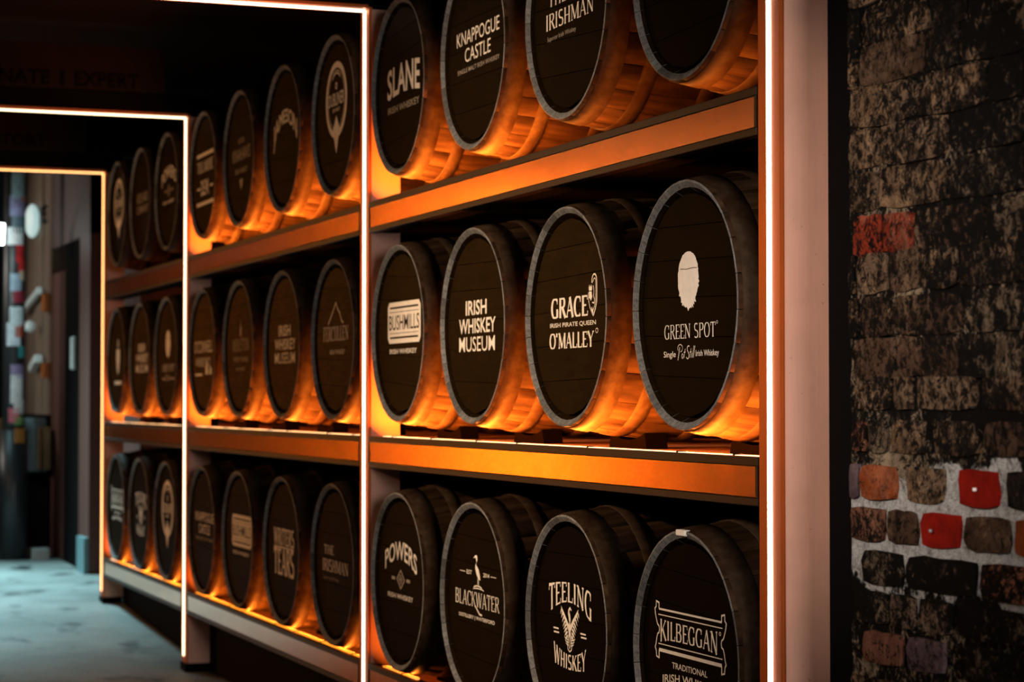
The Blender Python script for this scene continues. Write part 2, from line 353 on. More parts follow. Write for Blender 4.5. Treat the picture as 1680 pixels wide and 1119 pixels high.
# ------------------------------------------------------------------ barrels
R0, R1, LB = 0.285, 0.329, 0.89
def prof(y):                                    # y = depth from the front end
    s = 2 * y / LB - 1; return R1 - (R1 - R0) * s * s
def stave_mesh(deg):
    h = math.radians(deg / 2) - 0.0032
    bm = bmesh.new(); ys = [0.0015, 0.06, 0.125, 0.2, 0.3, 0.44, 0.58, 0.72, 0.83, LB - 0.0015]
    ang = (-h, 0, h)
    P = lambda r, a, y: bm.verts.new((r * math.sin(a), -y, r * math.cos(a)))
    O = [[P(prof(y), a, y) for a in ang] for y in ys]
    def q(a, b, c, d, mi, sm=False):
        f = bm.faces.new((a, b, c, d)); f.material_index = mi; f.smooth = sm
    for i in range(len(ys) - 1):
        for j in range(2): q(O[i][j], O[i][j + 1], O[i + 1][j + 1], O[i + 1][j], 0, True)
    for end in (0, -1):
        y0 = 0.0015 if end == 0 else LB - 0.0015; sg = 1 if end == 0 else -1
        A = O[end]
        tip = [P(R0 - 0.0045, a, y0 - 0.0012 * sg) for a in ang]
        inn = [P(R0 - 0.0165, a, y0 + 0.0085 * sg) for a in ang]
        lip = [P(R0 - 0.030, a, y0 + 0.034 * sg) for a in ang]
        for j in range(2):
            q(A[j], A[j + 1], tip[j + 1], tip[j], 1); q(tip[j], tip[j + 1], inn[j + 1], inn[j], 1); q(inn[j], inn[j + 1], lip[j + 1], lip[j], 2)
        for j in (0, 2): q(A[j], tip[j], inn[j], lip[j], 1)
    for j in (0, 2):                             # thin edges of the stave
        low = [bm.verts.new(((prof(y) - 0.02) * math.sin(ang[j]), -y, (prof(y) - 0.02) * math.cos(ang[j]))) for y in ys[1:-1]]
        for i in range(len(low) - 1): q(O[i + 1][j], O[i + 2][j], low[i + 1], low[i], 0)
    return finish(bm, 'stave', [M['stave'], M['chime'], M['head']])
WID = [13, 17, 15, 14, 16, 15, 12, 18, 15, 14, 17, 14] * 2
ST = {d: stave_mesh(d) for d in set(WID)}
def hoop_mesh(y0, y1):
    bm = bmesh.new(); n = 40; rows = [(prof(y0) - 0.002, y0), (prof(y0) + 0.0028, y0 + 0.001), (prof((y0 + y1) / 2) + 0.003, (y0 + y1) / 2), (prof(y1) + 0.0028, y1 - 0.001), (prof(y1) - 0.002, y1)]
    R = [[bm.verts.new((r * math.sin(2 * PI * i / n), -y, r * math.cos(2 * PI * i / n))) for i in range(n)] for r, y in rows]
    for a in range(4):
        for i in range(n): bm.faces.new((R[a][i], R[a][(i + 1) % n], R[a + 1][(i + 1) % n], R[a + 1][i])).smooth = True
    return finish(bm, 'hoop', M['hoop'])
HO = [hoop_mesh(0.012, 0.066), hoop_mesh(0.118, 0.158), hoop_mesh(0.285, 0.33)]
HO += [hoop_mesh(LB - b_, LB - a_) for a_, b_ in ((0.012, 0.066), (0.118, 0.158), (0.285, 0.33))]
def board_mesh(z0, z1):
    r = R0 - 0.0305; bm = bmesh.new(); g = 0.0009; z0 += g; z1 -= g
    w_ = lambda z: math.sqrt(max(0, r * r - z * z))
    zs = [z0 + (z1 - z0) * i / 6 for i in range(7)]
    pts = [(w_(z), z) for z in zs] + [(-w_(z), z) for z in zs[::-1]]
    pp = []
    for p in pts:
        if not pp or (abs(p[0] - pp[-1][0]) + abs(p[1] - pp[-1][1])) > 1e-5: pp.append(p)
    F = [bm.verts.new((x, -0.017, z)) for x, z in pp]; K = [bm.verts.new((x, -0.034, z)) for x, z in pp]
    bm.faces.new(F); bm.faces.new(K[::-1])
    for i in range(len(pp)): bm.faces.new((F[i], F[(i + 1) % len(pp)], K[(i + 1) % len(pp)], K[i]))
    return finish(bm, 'head_board', M['head'])
rr = R0 - 0.0305
cuts = [-rr, -0.165, -0.072, 0.018, 0.104, 0.182, rr]
BO = [board_mesh(cuts[i], cuts[i + 1]) for i in range(6)]
def disc_mesh(y):
    bm = bmesh.new(); n = 32
    f = [bm.verts.new((rr * math.cos(2 * PI * i / n), y, rr * math.sin(2 * PI * i / n))) for i in range(n)]
    k = [bm.verts.new((v.co.x, y - 0.004, v.co.z)) for v in f]
    bm.faces.new(f); bm.faces.new(k[::-1])
    for i in range(n): bm.faces.new((f[i], f[(i + 1) % n], k[(i + 1) % n], k[i]))
    return finish(bm, 'head', M['head'])
HEADM = disc_mesh(-0.0345); BACKM = disc_mesh(-LB + 0.03)
def saddle_mesh(y0, y1, rad, zb):
    bm = bmesh.new(); n = 12; w_ = 0.11
    top = [(w_ * (2 * i / n - 1), -math.sqrt(rad * rad - (w_ * (2 * i / n - 1)) ** 2)) for i in range(n + 1)]
    F = [[bm.verts.new((x, -y, z)) for x, z in top] for y in (y0, y1)]
    Bt = [[bm.verts.new((x * 1.12, -y, zb)) for x, z in top] for y in (y0, y1)]
    for i in range(n):
        for A, Bq in ((F[0], Bt[0]), (F[1], Bt[1])): bm.faces.new((A[i], A[i + 1], Bq[i + 1], Bq[i]))
        bm.faces.new((F[0][i], F[0][i + 1], F[1][i + 1], F[1][i])); bm.faces.new((Bt[0][i], Bt[0][i + 1], Bt[1][i + 1], Bt[1][i]))
    for e in (0, n): bm.faces.new((F[0][e], F[1][e], Bt[1][e], Bt[0][e]))
    return finish(bm, 'saddle', M['black_wood'])
B1 = (4.489, 5.218, 5.948, 6.676); B2 = (7.451, 8.184, 8.921, 9.629); B3 = (10.45, 11.135, 11.82)
ZB = (1.0177, 0.2176, -0.5813)
SAD = [[saddle_mesh(p, q_, prof(0.24) + 0.0012, SZ[k] + BOT[k] - ZB[k]) for p, q_ in ((0.18, 0.24), (LB - 0.24, LB - 0.18))] for k in range(3)]

# ------------------------------------------------------------------ lettering (flat print; a = to the right seen from the passage, b = up)
_fc = {}
def sans_tris(text, off):
    key = (text, off)
    if key not in _fc:
        cu = bpy.data.curves.new('t', 'FONT'); cu.body = text; cu.resolution_u = 3; cu.offset = off; cu.size = 1
        o = bpy.data.objects.new('t', cu); COL.objects.link(o)
        dg = bpy.context.evaluated_depsgraph_get(); dg.update()
        me = bpy.data.meshes.new_from_object(o.evaluated_get(dg))
        V_ = [(v.co.x, v.co.y) for v in me.vertices]; F_ = [tuple(p.vertices) for p in me.polygons]
        bpy.data.objects.remove(o); bpy.data.curves.remove(cu); bpy.data.meshes.remove(me)
        _fc[key] = (V_, F_)
    return _fc[key]
def arc(cx, cy, rx, ry, t0, t1, n=14): return [(cx + rx * math.cos(math.radians(t0 + (t1 - t0) * i / n)), cy + ry * math.sin(math.radians(t0 + (t1 - t0) * i / n))) for i in range(n + 1)]
# capital letters drawn with strokes: (points, kind) kind T thick, t thin, n = nib (thick where upright); serif feet (x, y)
def LET(c):
    s = []; f = []; W = 0.7
    K = lambda *p: s.append((list(p), 'T')); N_ = lambda *p: s.append((list(p), 't')); A_ = lambda p: s.append((p, 'n'))
    if c == 'I': W = 0.34; K((.17, 0), (.17, 1)); f = [(.17, 0), (.17, 1)]
    elif c == 'L': W = .62; K((.17, 0), (.17, 1)); N_((.17, 0), (.58, 0), (.6, .26)); f = [(.17, 0), (.17, 1)]
    elif c == 'E': W = .66; K((.17, 0), (.17, 1)); N_((.17, 0), (.6, 0), (.62, .24)); N_((.17, 1), (.58, 1), (.59, .78)); N_((.17, .52), (.48, .52)); f = [(.17, 0), (.17, 1)]
    elif c == 'T': W = .72; K((.36, 0), (.36, 1)); N_((.04, .78), (.05, 1), (.67, 1), (.68, .78)); f = [(.36, 0)]
    elif c == 'H': W = .82; K((.17, 0), (.17, 1)); K((.65, 0), (.65, 1)); N_((.17, .5), (.65, .5)); f = [(.17, 0), (.17, 1), (.65, 0), (.65, 1)]
    elif c == 'N': W = .84; N_((.15, 0), (.15, 1)); N_((.69, 0), (.69, 1)); K((.15, .97), (.69, .03)); f = [(.15, 0), (.69, 1), (.1, 1)]
    elif c == 'M': W = 1.0; N_((.14, 0), (.14, 1)); K((.16, .98), (.5, .06)); N_((.5, .06), (.84, .98)); K((.86, 0), (.86, 1)); f = [(.14, 0), (.86, 0), (.12, 1), (.88, 1)]
    elif c == 'A': W = .8; N_((.1, 0), (.4, 1)); K((.4, 1), (.7, 0)); N_((.21, .34), (.59, .34)); f = [(.1, 0), (.7, 0)]
    elif c == 'W': W = 1.1; K((.08, 1), (.33, 0)); N_((.33, 0), (.55, .97)); K((.55, .97), (.78, 0)); N_((.78, 0), (1.02, 1)); f = [(.08, 1), (1.02, 1), (.55, 1)]
    elif c == 'Y': W = .76; K((.08, 1), (.38, .46)); N_((.68, 1), (.38, .46)); K((.38, .48), (.38, 0)); f = [(.08, 1), (.68, 1), (.38, 0)]
    elif c == 'K': W = .8; K((.17, 0), (.17, 1)); N_((.66, 1), (.2, .42)); K((.33, .58), (.72, 0)); f = [(.17, 0), (.17, 1), (.66, 1), (.72, 0)]
    elif c == 'O': W = .86; A_(arc(.43, .5, .33, .5, 0, 360, 24))
    elif c == 'C': W = .76; A_(arc(.43, .5, .33, .5, 48, 312, 20)); N_((.66, .7), (.68, 1.0))
    elif c == 'G': W = .82; A_(arc(.43, .5, .33, .5, 48, 306, 20)); K((.66, .04), (.66, .42)); N_((.66, .7), (.68, 1.0)); f = [(.66, .42)]
    elif c in 'RPB':
        W = .76; K((.17, 0), (.17, 1)); f = [(.17, 0), (.17, 1)]
        top = [(.17, 1)] + arc(.38, .76, .22, .24, 90, -90, 12) + [(.17, .52)]
        A_(top)
        if c == 'R': K((.38, .52), (.7, 0)); f.append((.71, 0))
        if c == 'P': W = .68
        if c == 'B': A_([(.17, .52)] + arc(.4, .26, .25, .26, 90, -90, 12) + [(.17, 0)])
    elif c == 'S': W = .66; A_(arc(.33, .75, .21, .25, 40, 250, 12) + [(.33, .5)] + arc(.33, .25, .24, .25, 70, -145, 14)); s[-1] = (s[-1][0], 'm')
    elif c == 'D': W = .84; K((.17, 0), (.17, 1)); A_([(.17, 1)] + arc(.38, .5, .36, .5, 90, -90, 16) + [(.17, 0)]); f = [(.17, 0), (.17, 1)]
    elif c == 'U': W = .8; A_([(.17, 1), (.17, .3)] + arc(.4, .28, .23, .28, 180, 360, 10) + [(.63, 1)]); f = [(.17, 1), (.63, 1)]
    elif c == 'F': W = .62; K((.17, 0), (.17, 1)); N_((.17, 1), (.56, 1), (.57, .78)); N_((.17, .52), (.46, .52)); f = [(.17, 0), (.17, 1)]
    elif c == "'": W = .24; K((.1, 1), (.08, .76))
    else: W = .4
    return W, s, f
def stroke_poly(pts, hw):
    """ribbon along pts; hw(normal) gives the half width"""
    V_, F_ = [], []
    n = len(pts)
    for i, (x, y) in enumerate(pts):
        a = pts[max(0, i - 1)]; b_ = pts[min(n - 1, i + 1)]
        if n > 2 and i == 0 and pts[0] == pts[-1]: a = pts[-2]
        dx, dy = b_[0] - a[0], b_[1] - a[1]; l = math.hypot(dx, dy) or 1
        nx, ny = -dy / l, dx / l; h = hw(nx, ny)
        k = 1.0
        if 0 < i < n - 1:
            d1 = (x - pts[i - 1][0], y - pts[i - 1][1]); l1 = math.hypot(*d1) or 1
            k = min(1.6, 1 / max(0.5, abs(nx * -d1[1] / l1 + ny * d1[0] / l1)))
        V_ += [(x + nx * h * k, y + ny * h * k), (x - nx * h * k, y - ny * h * k)]
    for i in range(n - 1): F_.append((2 * i, 2 * i + 1, 2 * i + 3, 2 * i + 2))
    return V_, F_
def serif_tris(text, T=0.15, tn=0.05, serif=0.12, space=0.02):
    V_, F_, Lr = [], [], []; x = 0.0; layer = 0
    def put(v, f, layer):
        b0 = len(V_); V_.extend(v); Lr.extend([layer] * len(v)); F_.extend([tuple(b0 + i for i in q) for q in f])
    for c in text:
        W, S, feet = LET(c); W2 = W + T - 0.1
        for k, (pts, kind) in enumerate(S):
            pts = [(x + p[0] * (W2 / W), min(1 - tn / 2, max(tn / 2, p[1])) if kind in 'tn' or kind == 'm' else p[1]) for p in pts]
            if kind == 'T': hw = lambda nx, ny: T / 2
            elif kind == 't': hw = lambda nx, ny: tn / 2 if abs(ny) > 0.5 else max(tn, 0.75 * tn + 0.02) / 2
            elif kind == 'm': hw = lambda nx, ny: (T * 0.86 if abs(nx) > .35 else tn * 1.4) / 2
            else: hw = lambda nx, ny: 0.5 * math.hypot(T * nx, tn * ny)
            v, f = stroke_poly(pts, hw); put(v, f, layer); layer += 1
        for (fx, fy) in feet:
            if serif <= 0: continue
            cx = x + fx * (W2 / W); h = tn / 2; y0 = h if fy < 0.2 else (1 - h if fy > 0.9 else fy)
            put([(cx - serif - T / 4, y0 - h), (cx + serif + T / 4, y0 - h), (cx + serif + T / 4, y0 + h), (cx - serif - T / 4, y0 + h)], [(0, 1, 2, 3)], layer); layer += 1
        x += W2 + space
    return V_, F_, Lr
class Print:
    """collects flat printed shapes in (a, b); becomes one mesh on the head plane"""
    def __init__(s): s.V = []; s.F = []; s.layer = 0; s.lines = []
    def add(s, V_, F_, Lr=None):
        b0 = len(s.V)
        for i, p in enumerate(V_): s.V.append((p[0], p[1], 0.00025 * s.layer + (Lr[i] * 0.00002 if Lr else 0)))
        s.F += [tuple(b0 + i for i in f) for f in F_]; return s
    def fit(s, V_, F_, a, b, width, cap, warp=None, Lr=None, ref=None):
        x0 = min(v[0] for v in V_); x1 = max(v[0] for v in V_)
        y0, y1 = ref or (min(v[1] for v in V_), max(v[1] for v in V_))
        out = []
        for v in V_:
            u = (v[0] - x0) / (x1 - x0) * 2 - 1; q = (v[1] - y0) / (y1 - y0)
            if warp: out.append((a + u * width / 2, b + warp(u, q)))
            else: out.append((a + u * width / 2, b + (q - 0.5) * cap))
        k = P(); k.layer = s.layer; s.lines.append(k.add(out, F_, Lr)); return s
    def sans(s, text, a, b, width, cap, off=0.0, warp=None):
        V_, F_ = sans_tris(text, off); return s.fit(V_, F_, a, b, width, cap, warp)
    def serif(s, text, a, b, width, cap, warp=None, **k):
        V_, F_, Lr = serif_tris(text, **k); return s.fit(V_, F_, a, b, width, cap, warp, Lr, (0, 1))
    def line(s, pts, wdt): return s.add(*stroke_poly(pts, lambda nx, ny: wdt / 2))
    def rect(s, a0, a1, b0, b1): return s.add([(a0, b0), (a1, b0), (a1, b1), (a0, b1)], [(0, 1, 2, 3)])
    def poly(s, pts): return s.add(pts, [tuple(range(len(pts)))])
    def fan(s, pts, c): return s.add(list(pts) + [c], [(i, (i + 1) % len(pts), len(pts)) for i in range(len(pts))])
    def ring(s, a, b, ra, rb, wdt, t0=0, t1=360): return s.line(arc(a, b, ra, rb, t0, t1, 36), wdt)
    def up(s): s.layer += 1; return s
    def meshes(s, name, mat):
        """every line of lettering is a mesh of its own; the drawn shapes are one"""
        out = []
        for nm, k in ([(name, s)] if s.F else []) + [('lettering', k) for k in s.lines]:
            me = bpy.data.meshes.new(nm)
            me.from_pydata([(-a * 1.0134, -0.0165 + l, b * 1.0134) for a, b, l in k.V], [], k.F); me.update()
            bm = bmesh.new(); bm.from_mesh(me)
            for f in bm.faces:
                if f.normal.y < 0: f.normal_flip()
            bm.to_mesh(me); bm.free(); me.materials.append(mat); out.append((nm, me))
        return out
P = Print
def arched(bt0, bt1, bb0, bb1):
    """top edge height at middle/ends, bottom edge height at middle/ends"""
    return lambda u, q: (bb0 + (bb1 - bb0) * u * u) * (1 - q) + (bt0 + (bt1 - bt0) * u * u) * q
def plaque_bars(k=1.0, a=0.03, b=0.034):
    """cream plaque with the name cut out as dark letters: (cream print, dark print)"""
    p = P(); w2, h2, c = 0.172 * k, 0.066 * k, 0.016 * k
    p.poly([(a - w2 + c, b - h2), (a + w2 - c, b - h2), (a + w2, b - h2 + c), (a + w2, b + h2 - c), (a + w2 - c, b + h2), (a - w2 + c, b + h2), (a - w2, b + h2 - c), (a - w2, b - h2 + c)])
    p.sans('IRISH WHISKEY', a - 0.01, b - 0.092 * k, 0.285 * k, 0.0155 * k, 0.012)
    d = P(); d.layer = 1
    for sg in (1, -1):
        d.rect(a - w2 * .86, a + w2 * .86, b + sg * 0.048 * k - 0.003, b + sg * 0.048 * k + 0.003)
        d.rect(a - w2 * .88, a + w2 * .88, b + sg * 0.034 * k - 0.0009, b + sg * 0.034 * k + 0.0009)
    d.sans('BUSHMILLS', a, b, 0.315 * k, 0.048 * k, 0.004)
    return p, d
def museum(k=1.0):
    p = P()
    p.sans('IRISH', 0.0, 0.0525 * k, 0.18 * k, 0.043 * k, 0.018); p.sans('WHISKEY', 0.008, 0.0, 0.314 * k, 0.043 * k, 0.016); p.sans('MUSEUM', 0.005, -0.0525 * k, 0.307 * k, 0.043 * k, 0.002)
    return p
def feather_oval(a, b, ra, rb, seed, amp):
    rnd = random.Random(seed); pts = []
    n = 84
    for i in range(n):
        t_ = 2 * PI * i / n; low = max(0, -math.sin(t_) * 0.9 + 0.35 + 0.25 * math.cos(t_))
        k = 1 + rnd.uniform(-0.02, 0.03) + amp * low * (rnd.uniform(-0.6, 1.0) if i % 2 else -0.3)
        ca, sb = math.cos(t_), math.sin(t_)
        ca = math.copysign(abs(ca) ** 0.8, ca)
        pts.append((a + ra * ca * k * (1 - 0.22 * max(0, -sb) ** 2), b + rb * sb * (1 + (k - 1) * 0.6)))
    return pts
LOGO = {}
def spot():
    p = P(); pts = feather_oval(-0.002, 0.056, 0.055, 0.064, 3, 0.13); p.fan(pts, (-0.002, 0.056))
    d = P(); d.layer = 1; d.line([(-0.045, 0.083), (-0.01, 0.081), (0.02, 0.083), (0.044, 0.082)], 0.0016)
    q = P()
    q.serif('GREEN SPOT', 0.004, -0.0585, 0.272, 0.0325, T=0.115, tn=0.05, serif=0.07, space=0.015)
    q.sans('Single', -0.103, -0.1115, 0.066, 0.018, 0.004); q.sans('Irish Whiskey', 0.096, -0.1115, 0.118, 0.018, 0.004)
    W_ = 0.0016
    q.line([(-0.058, -0.124), (-0.048, -0.094)], 0.0026); q.line(arc(-0.046, -0.0965, 0.013, 0.0085, 215, -80, 14), W_)
    q.line(arc(-0.0335, -0.1145, 0.0042, 0.0052, 0, 360, 12), W_); q.line([(-0.026, -0.119), (-0.0185, -0.098)], W_); q.line([(-0.027, -0.1065), (-0.017, -0.1055)], W_)
    q.line(arc(-0.001, -0.0985, 0.0075, 0.0065, 50, 240, 8) + arc(-0.006, -0.1135, 0.0075, 0.0075, 60, -150, 8), 0.0022)
    q.line([(0.006, -0.119), (0.0125, -0.098)], W_); q.line([(0.005, -0.1065), (0.015, -0.1055)], W_); q.line([(0.0135, -0.119), (0.017, -0.108)], W_)
    q.line([(0.019, -0.119), (0.0275, -0.092)], W_); q.line([(0.0245, -0.119), (0.033, -0.092)], W_)
    q.ring(0.146, -0.043, 0.004, 0.003, 0.001)
    return [('spot_mark', p, 'logo'), ('spot_crack', d, 'head'), ('lettering', q, 'logo')]
def grace():
    q = P()
    q.serif('GRACE', -0.002, 0.024, 0.255, 0.052, T=0.23, tn=0.085, serif=0.05, space=0.0)
    q.sans('IRISH PIRATE QUEEN', 0.02, -0.021, 0.312, 0.0135, 0.01)
    q.serif("O'MALLEY", 0.012, -0.061, 0.305, 0.04, T=0.21, tn=0.08, serif=0.05, space=0.0); q.ring(0.182, -0.041, 0.0075, 0.0055, 0.0018)
    e = P(); a, b = 0.158, 0.05
    e.line([(a - 0.004, b + 0.03)] + arc(a + 0.008, b + 0.034, 0.0155, 0.0165, 190, 0, 8) + [(a + 0.0245, b + 0.01), (a + 0.0235, b - 0.018), (a + 0.014, b - 0.037), (a + 0.001, b - 0.054)], 0.0042)
    e.line(arc(a + 0.009, b + 0.03, 0.009, 0.010, 170, 0, 8) + [(a + 0.018, b + 0.006), (a + 0.0165, b - 0.016), (a + 0.009, b - 0.03), (a - 0.001, b - 0.041)], 0.0026)
    e.line([(a + 0.001, b + 0.022), (a + 0.006, b + 0.008), (a + 0.003, b - 0.004), (a + 0.01, b - 0.014), (a + 0.006, b - 0.022), (a - 0.006, b - 0.02)], 0.003)
    e.poly([(a - 0.029, b + 0.026), (a - 0.026, b + 0.018), (a - 0.022, b + 0.025), (a - 0.017, b + 0.018), (a - 0.012, b + 0.025), (a - 0.008, b + 0.018), (a - 0.006, b + 0.026), (a - 0.008, b + 0.01), (a - 0.027, b + 0.01)])
    e.poly([(a - 0.026, b + 0.008), (a - 0.01, b + 0.008), (a - 0.006, b - 0.006), (a - 0.014, b - 0.016), (a - 0.02, b - 0.01), (a - 0.027, b - 0.008)])
    e.line([(a - 0.03, b + 0.006), (a - 0.03, b - 0.012), (a - 0.022, b - 0.03), (a - 0.004, b - 0.05)], 0.003)
    e.poly([(a - 0.008, b - 0.03), (a + 0.002, b - 0.044), (a - 0.002, b - 0.055), (a - 0.012, b - 0.04)])
    return [('lettering', q, 'logo'), ('emblem', e, 'logo')]
def teeling():
    q = P()
    q.serif('TEELING', 0.0, 0.0, 0.292, 0.05, warp=arched(0.108, 0.094, 0.058, 0.018), T=0.17, tn=0.075, serif=0.06, space=0.03)
    q.serif('WHISKEY', 0.0, 0.0, 0.222, 0.04, warp=arched(-0.076, -0.05, -0.113, -0.105), T=0.17, tn=0.075, serif=0.05, space=0.03)
    for a, b in ((-0.095, -0.016), (-0.092, -0.026), (0.09, -0.014), (0.094, -0.023)): q.rect(a - 0.018, a + 0.018, b - 0.002, b + 0.002)
    e = P()
    for sg in (-1, 1):                         # wings made of feathers
        S_ = [(0.055, 0.036), (0.045, 0.030), (0.034, 0.022), (0.024, 0.012), (0.016, 0.004), (0.012, -0.006), (0.010, -0.016), (0.009, -0.026)]
        for i, (sx, sy) in enumerate(S_):
            an = math.radians((-58, -56, -52, -46, -40, -36, -34, -34)[i]); ln = (0.014, 0.021, 0.027, 0.032, 0.034, 0.032, 0.028, 0.022)[i]
            for k2 in (0, 1):
                root = (sg * sx, sy - 0.004 * k2); tip = (sg * (sx + ln * math.cos(an + 0.12 * k2)), sy - 0.005 * k2 + ln * math.sin(an + 0.12 * k2) * 0.8)
                md = (root[0] * .45 + tip[0] * .55, root[1] * .45 + tip[1] * .55 + 0.003); n_ = (-(tip[1] - root[1]) / ln * 0.0028, (tip[0] - root[0]) / ln * 0.0028); e.layer = 0.1 * (2 * i + k2)
                e.poly([root, (md[0] + n_[0], md[1] + n_[1]), tip, (md[0] - n_[0], md[1] - n_[1])])
        e.poly([(sg * 0.006, 0.0), (sg * 0.02, 0.014), (sg * 0.04, 0.03), (sg * 0.059, 0.045), (sg * 0.056, 0.034), (sg * 0.04, 0.018), (sg * 0.02, -0.002), (sg * 0.008, -0.014)])
        e.layer = 0
        for i in range(3): e.line(arc(sg * 0.008, -0.03 - 0.007 * i, 0.028 - 0.005 * i, 0.008, -90, -90 + sg * 78, 6), 0.0028)
        e.line([(sg * 0.004, -0.02), (sg * 0.015, -0.048), (sg * 0.012, -0.062), (0, -0.068)], 0.0035)
        e.line([(0, -0.024), (sg * 0.006, -0.05), (0, -0.06)], 0.0024)
    e.layer = 1.2
    e.poly([(-0.006, 0.018), (0.0, 0.0), (0.007, 0.012), (0.004, 0.026), (-0.002, 0.034), (0.002, 0.041), (0.012, 0.036), (0.013, 0.04), (0.002, 0.047), (-0.01, 0.038), (-0.011, 0.028)][::-1])
    e.poly([(-0.006, 0.006), (0.006, 0.008), (0.008, -0.01), (0.003, -0.03), (-0.004, -0.03), (-0.009, -0.01)])
    return [('lettering', q, 'logo'), ('emblem', e, 'logo')]
def kilbeggan():
    e = P(); L_ = lambda pts, w_=0.0034: e.line(pts, w_)
    aL, aR, bT, bB = -0.165, 0.165, 0.092, -0.002
    L_([(aL, bT), (aR, bT)], 0.0045); L_([(aL - 0.004, bT - 0.013), (aR + 0.004, bT - 0.013)], 0.0024); L_([(aL - 0.004, bB + 0.014), (aR + 0.004, bB + 0.014)], 0.0024); L_([(aL, bB), (aR, bB)], 0.008)
    for sg in (-1, 1):
        x = sg * aR
        L_([(x, bT), (x, bT + 0.014), (x + sg * 0.015, bT + 0.017), (x + sg * 0.016, bT + 0.004), (x + sg * 0.023, bT - 0.001), (x + sg * 0.02, bT - 0.014), (x + sg * 0.012, bT - 0.03), (x + sg * 0.008, bT - 0.036), (x + sg * 0.0, bT - 0.04), (x - sg * 0.002, bT - 0.047), (x, bT - 0.055), (x + sg * 0.008, bT - 0.058), (x + sg * 0.012, bT - 0.066), (x + sg * 0.018, bB + 0.01), (x + sg * 0.022, bB + 0.004), (x + sg * 0.016, bB - 0.003), (x + sg * 0.014, bB - 0.016), (x, bB - 0.019), (x, bB)], 0.004)
    q = P()
    q.serif('KILBEGGAN', -0.006, 0.0, 0.302, 0.045, warp=lambda u, g: (0.0255 - 0.009 * u ** 4) + g * (0.0415 + 0.012 * u ** 4), T=0.16, tn=0.07, serif=0.05, space=0.015)
    q.sans('TRADITIONAL', 0.0, -0.030, 0.186, 0.014, 0.008)
    q.sans('IRISH WHISKEY', 0.0, 0, 0.29, 0.017, 0.012, warp=lambda u, g: -0.0655 - 0.010 * u * u + g * 0.0185)
    q.ring(0.157, 0.066, 0.004, 0.0035, 0.002)
    return [('plaque_outline', e, 'logo'), ('lettering', q, 'logo')]
def powers():
    q = P()
    q.sans('POWERS', 0.0, 0, 0.336, 0.06, 0.012, warp=arched(0.126, 0.086, 0.066, 0.026)); q.sans('IRISH WHISKEY', -0.005, -0.05, 0.265, 0.0155, 0.01)
    e = P()
    e.line([(0.0, 0.034), (0.04, 0.005), (0.0, -0.024), (-0.04, 0.005), (0.0, 0.034)], 0.006); e.line([(0.0, 0.02), (0.02, 0.005), (0.0, -0.01), (-0.02, 0.005), (0.0, 0.02)], 0.004)
    e.poly([(0, 0.012), (0.009, 0.005), (0, -0.002), (-0.009, 0.005)])
    for sg in (-1, 1): e.rect(sg * 0.078 - 0.018, sg * 0.078 + 0.018, 0.0, 0.01)
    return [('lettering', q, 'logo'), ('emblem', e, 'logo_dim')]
def heron():
    q = P()
    q.serif('BLACKWATER', 0.01, 0.003, 0.378, 0.042, T=0.1, tn=0.05, serif=0.05, space=0.01); q.line([(-0.005, -0.016), (0.03, -0.036), (0.052, -0.038)], 0.005)
    q.sans('DISTILLERY | WATERFORD', 0.005, -0.051, 0.305, 0.0135, 0.008)
    q.sans('EST', -0.058, 0.078, 0.045, 0.012, 0.01); q.sans('2014', 0.088, 0.078, 0.05, 0.012, 0.01)
    q.rect(-0.14, -0.095, 0.0765, 0.0785); q.rect(0.125, 0.17, 0.0765, 0.0785)
    e = P()
    body = [(-0.008, 0.122), (-0.024, 0.121), (-0.006, 0.129), (0.004, 0.131), (0.012, 0.126), (0.012, 0.117), (0.004, 0.108), (0.008, 0.1), (0.024, 0.09), (0.034, 0.072), (0.038, 0.06), (0.028, 0.062), (0.02, 0.064), (0.004, 0.076), (-0.006, 0.092), (-0.004, 0.104), (0.0, 0.112), (0.002, 0.12)]
    e.fan(body, (0.004, 0.1)); e.line([(0.016, 0.064), (0.016, 0.042)], 0.0035); e.line([(0.022, 0.064), (0.023, 0.046), (0.02, 0.042)], 0.003)
    e.line(arc(0.016, 0.036, 0.035, 0.007, 170, 10, 8), 0.004); e.line(arc(0.022, 0.032, 0.045, 0.004, 180, 0, 8), 0.003)
    return [('lettering', q, 'logo'), ('emblem', e, 'logo')]
def slane():
    q = P()
    q.sans('SLANE', 0.02, 0, 0.34, 0.095, 0.02, warp=arched(0.076, 0.064, -0.022, -0.034))
    d = P(); d.sans('IRISH WHISKEY', 0.02, -0.066, 0.33, 0.022, 0.012)
    return [('lettering', q, 'logo'), ('small_lettering', d, 'logo_dim')]
def castle():
    q = P()
    q.sans('KNAPPOGUE', 0.012, 0.056, 0.367, 0.041, 0.0); q.sans('CASTLE', 0.012, 0.003, 0.222, 0.041, 0.0)
    d = P(); d.sans('SINGLE MALT IRISH WHISKEY', 0.016, -0.04, 0.36, 0.0135, 0.006)
    return [('lettering', q, 'logo'), ('small_lettering', d, 'logo_dim')]
def irishman():
    q = P()
    q.serif('THE', -0.082, 0.045, 0.13, 0.032, T=0.13, tn=0.05, serif=0.07, space=0.03); q.serif('IRISHMAN', 0.0, -0.01, 0.326, 0.042, T=0.14, tn=0.05, serif=0.07, space=0.02)
    d = P(); d.sans('Superior Irish Whiskey', -0.055, -0.056, 0.2, 0.016, 0.0)
    return [('lettering', q, 'logo'), ('small_lettering', d, 'logo_dim')]
def bars():
    p, d = plaque_bars(); return [('plaque', p, 'logo'), ('plaque_lettering', d, 'head')]
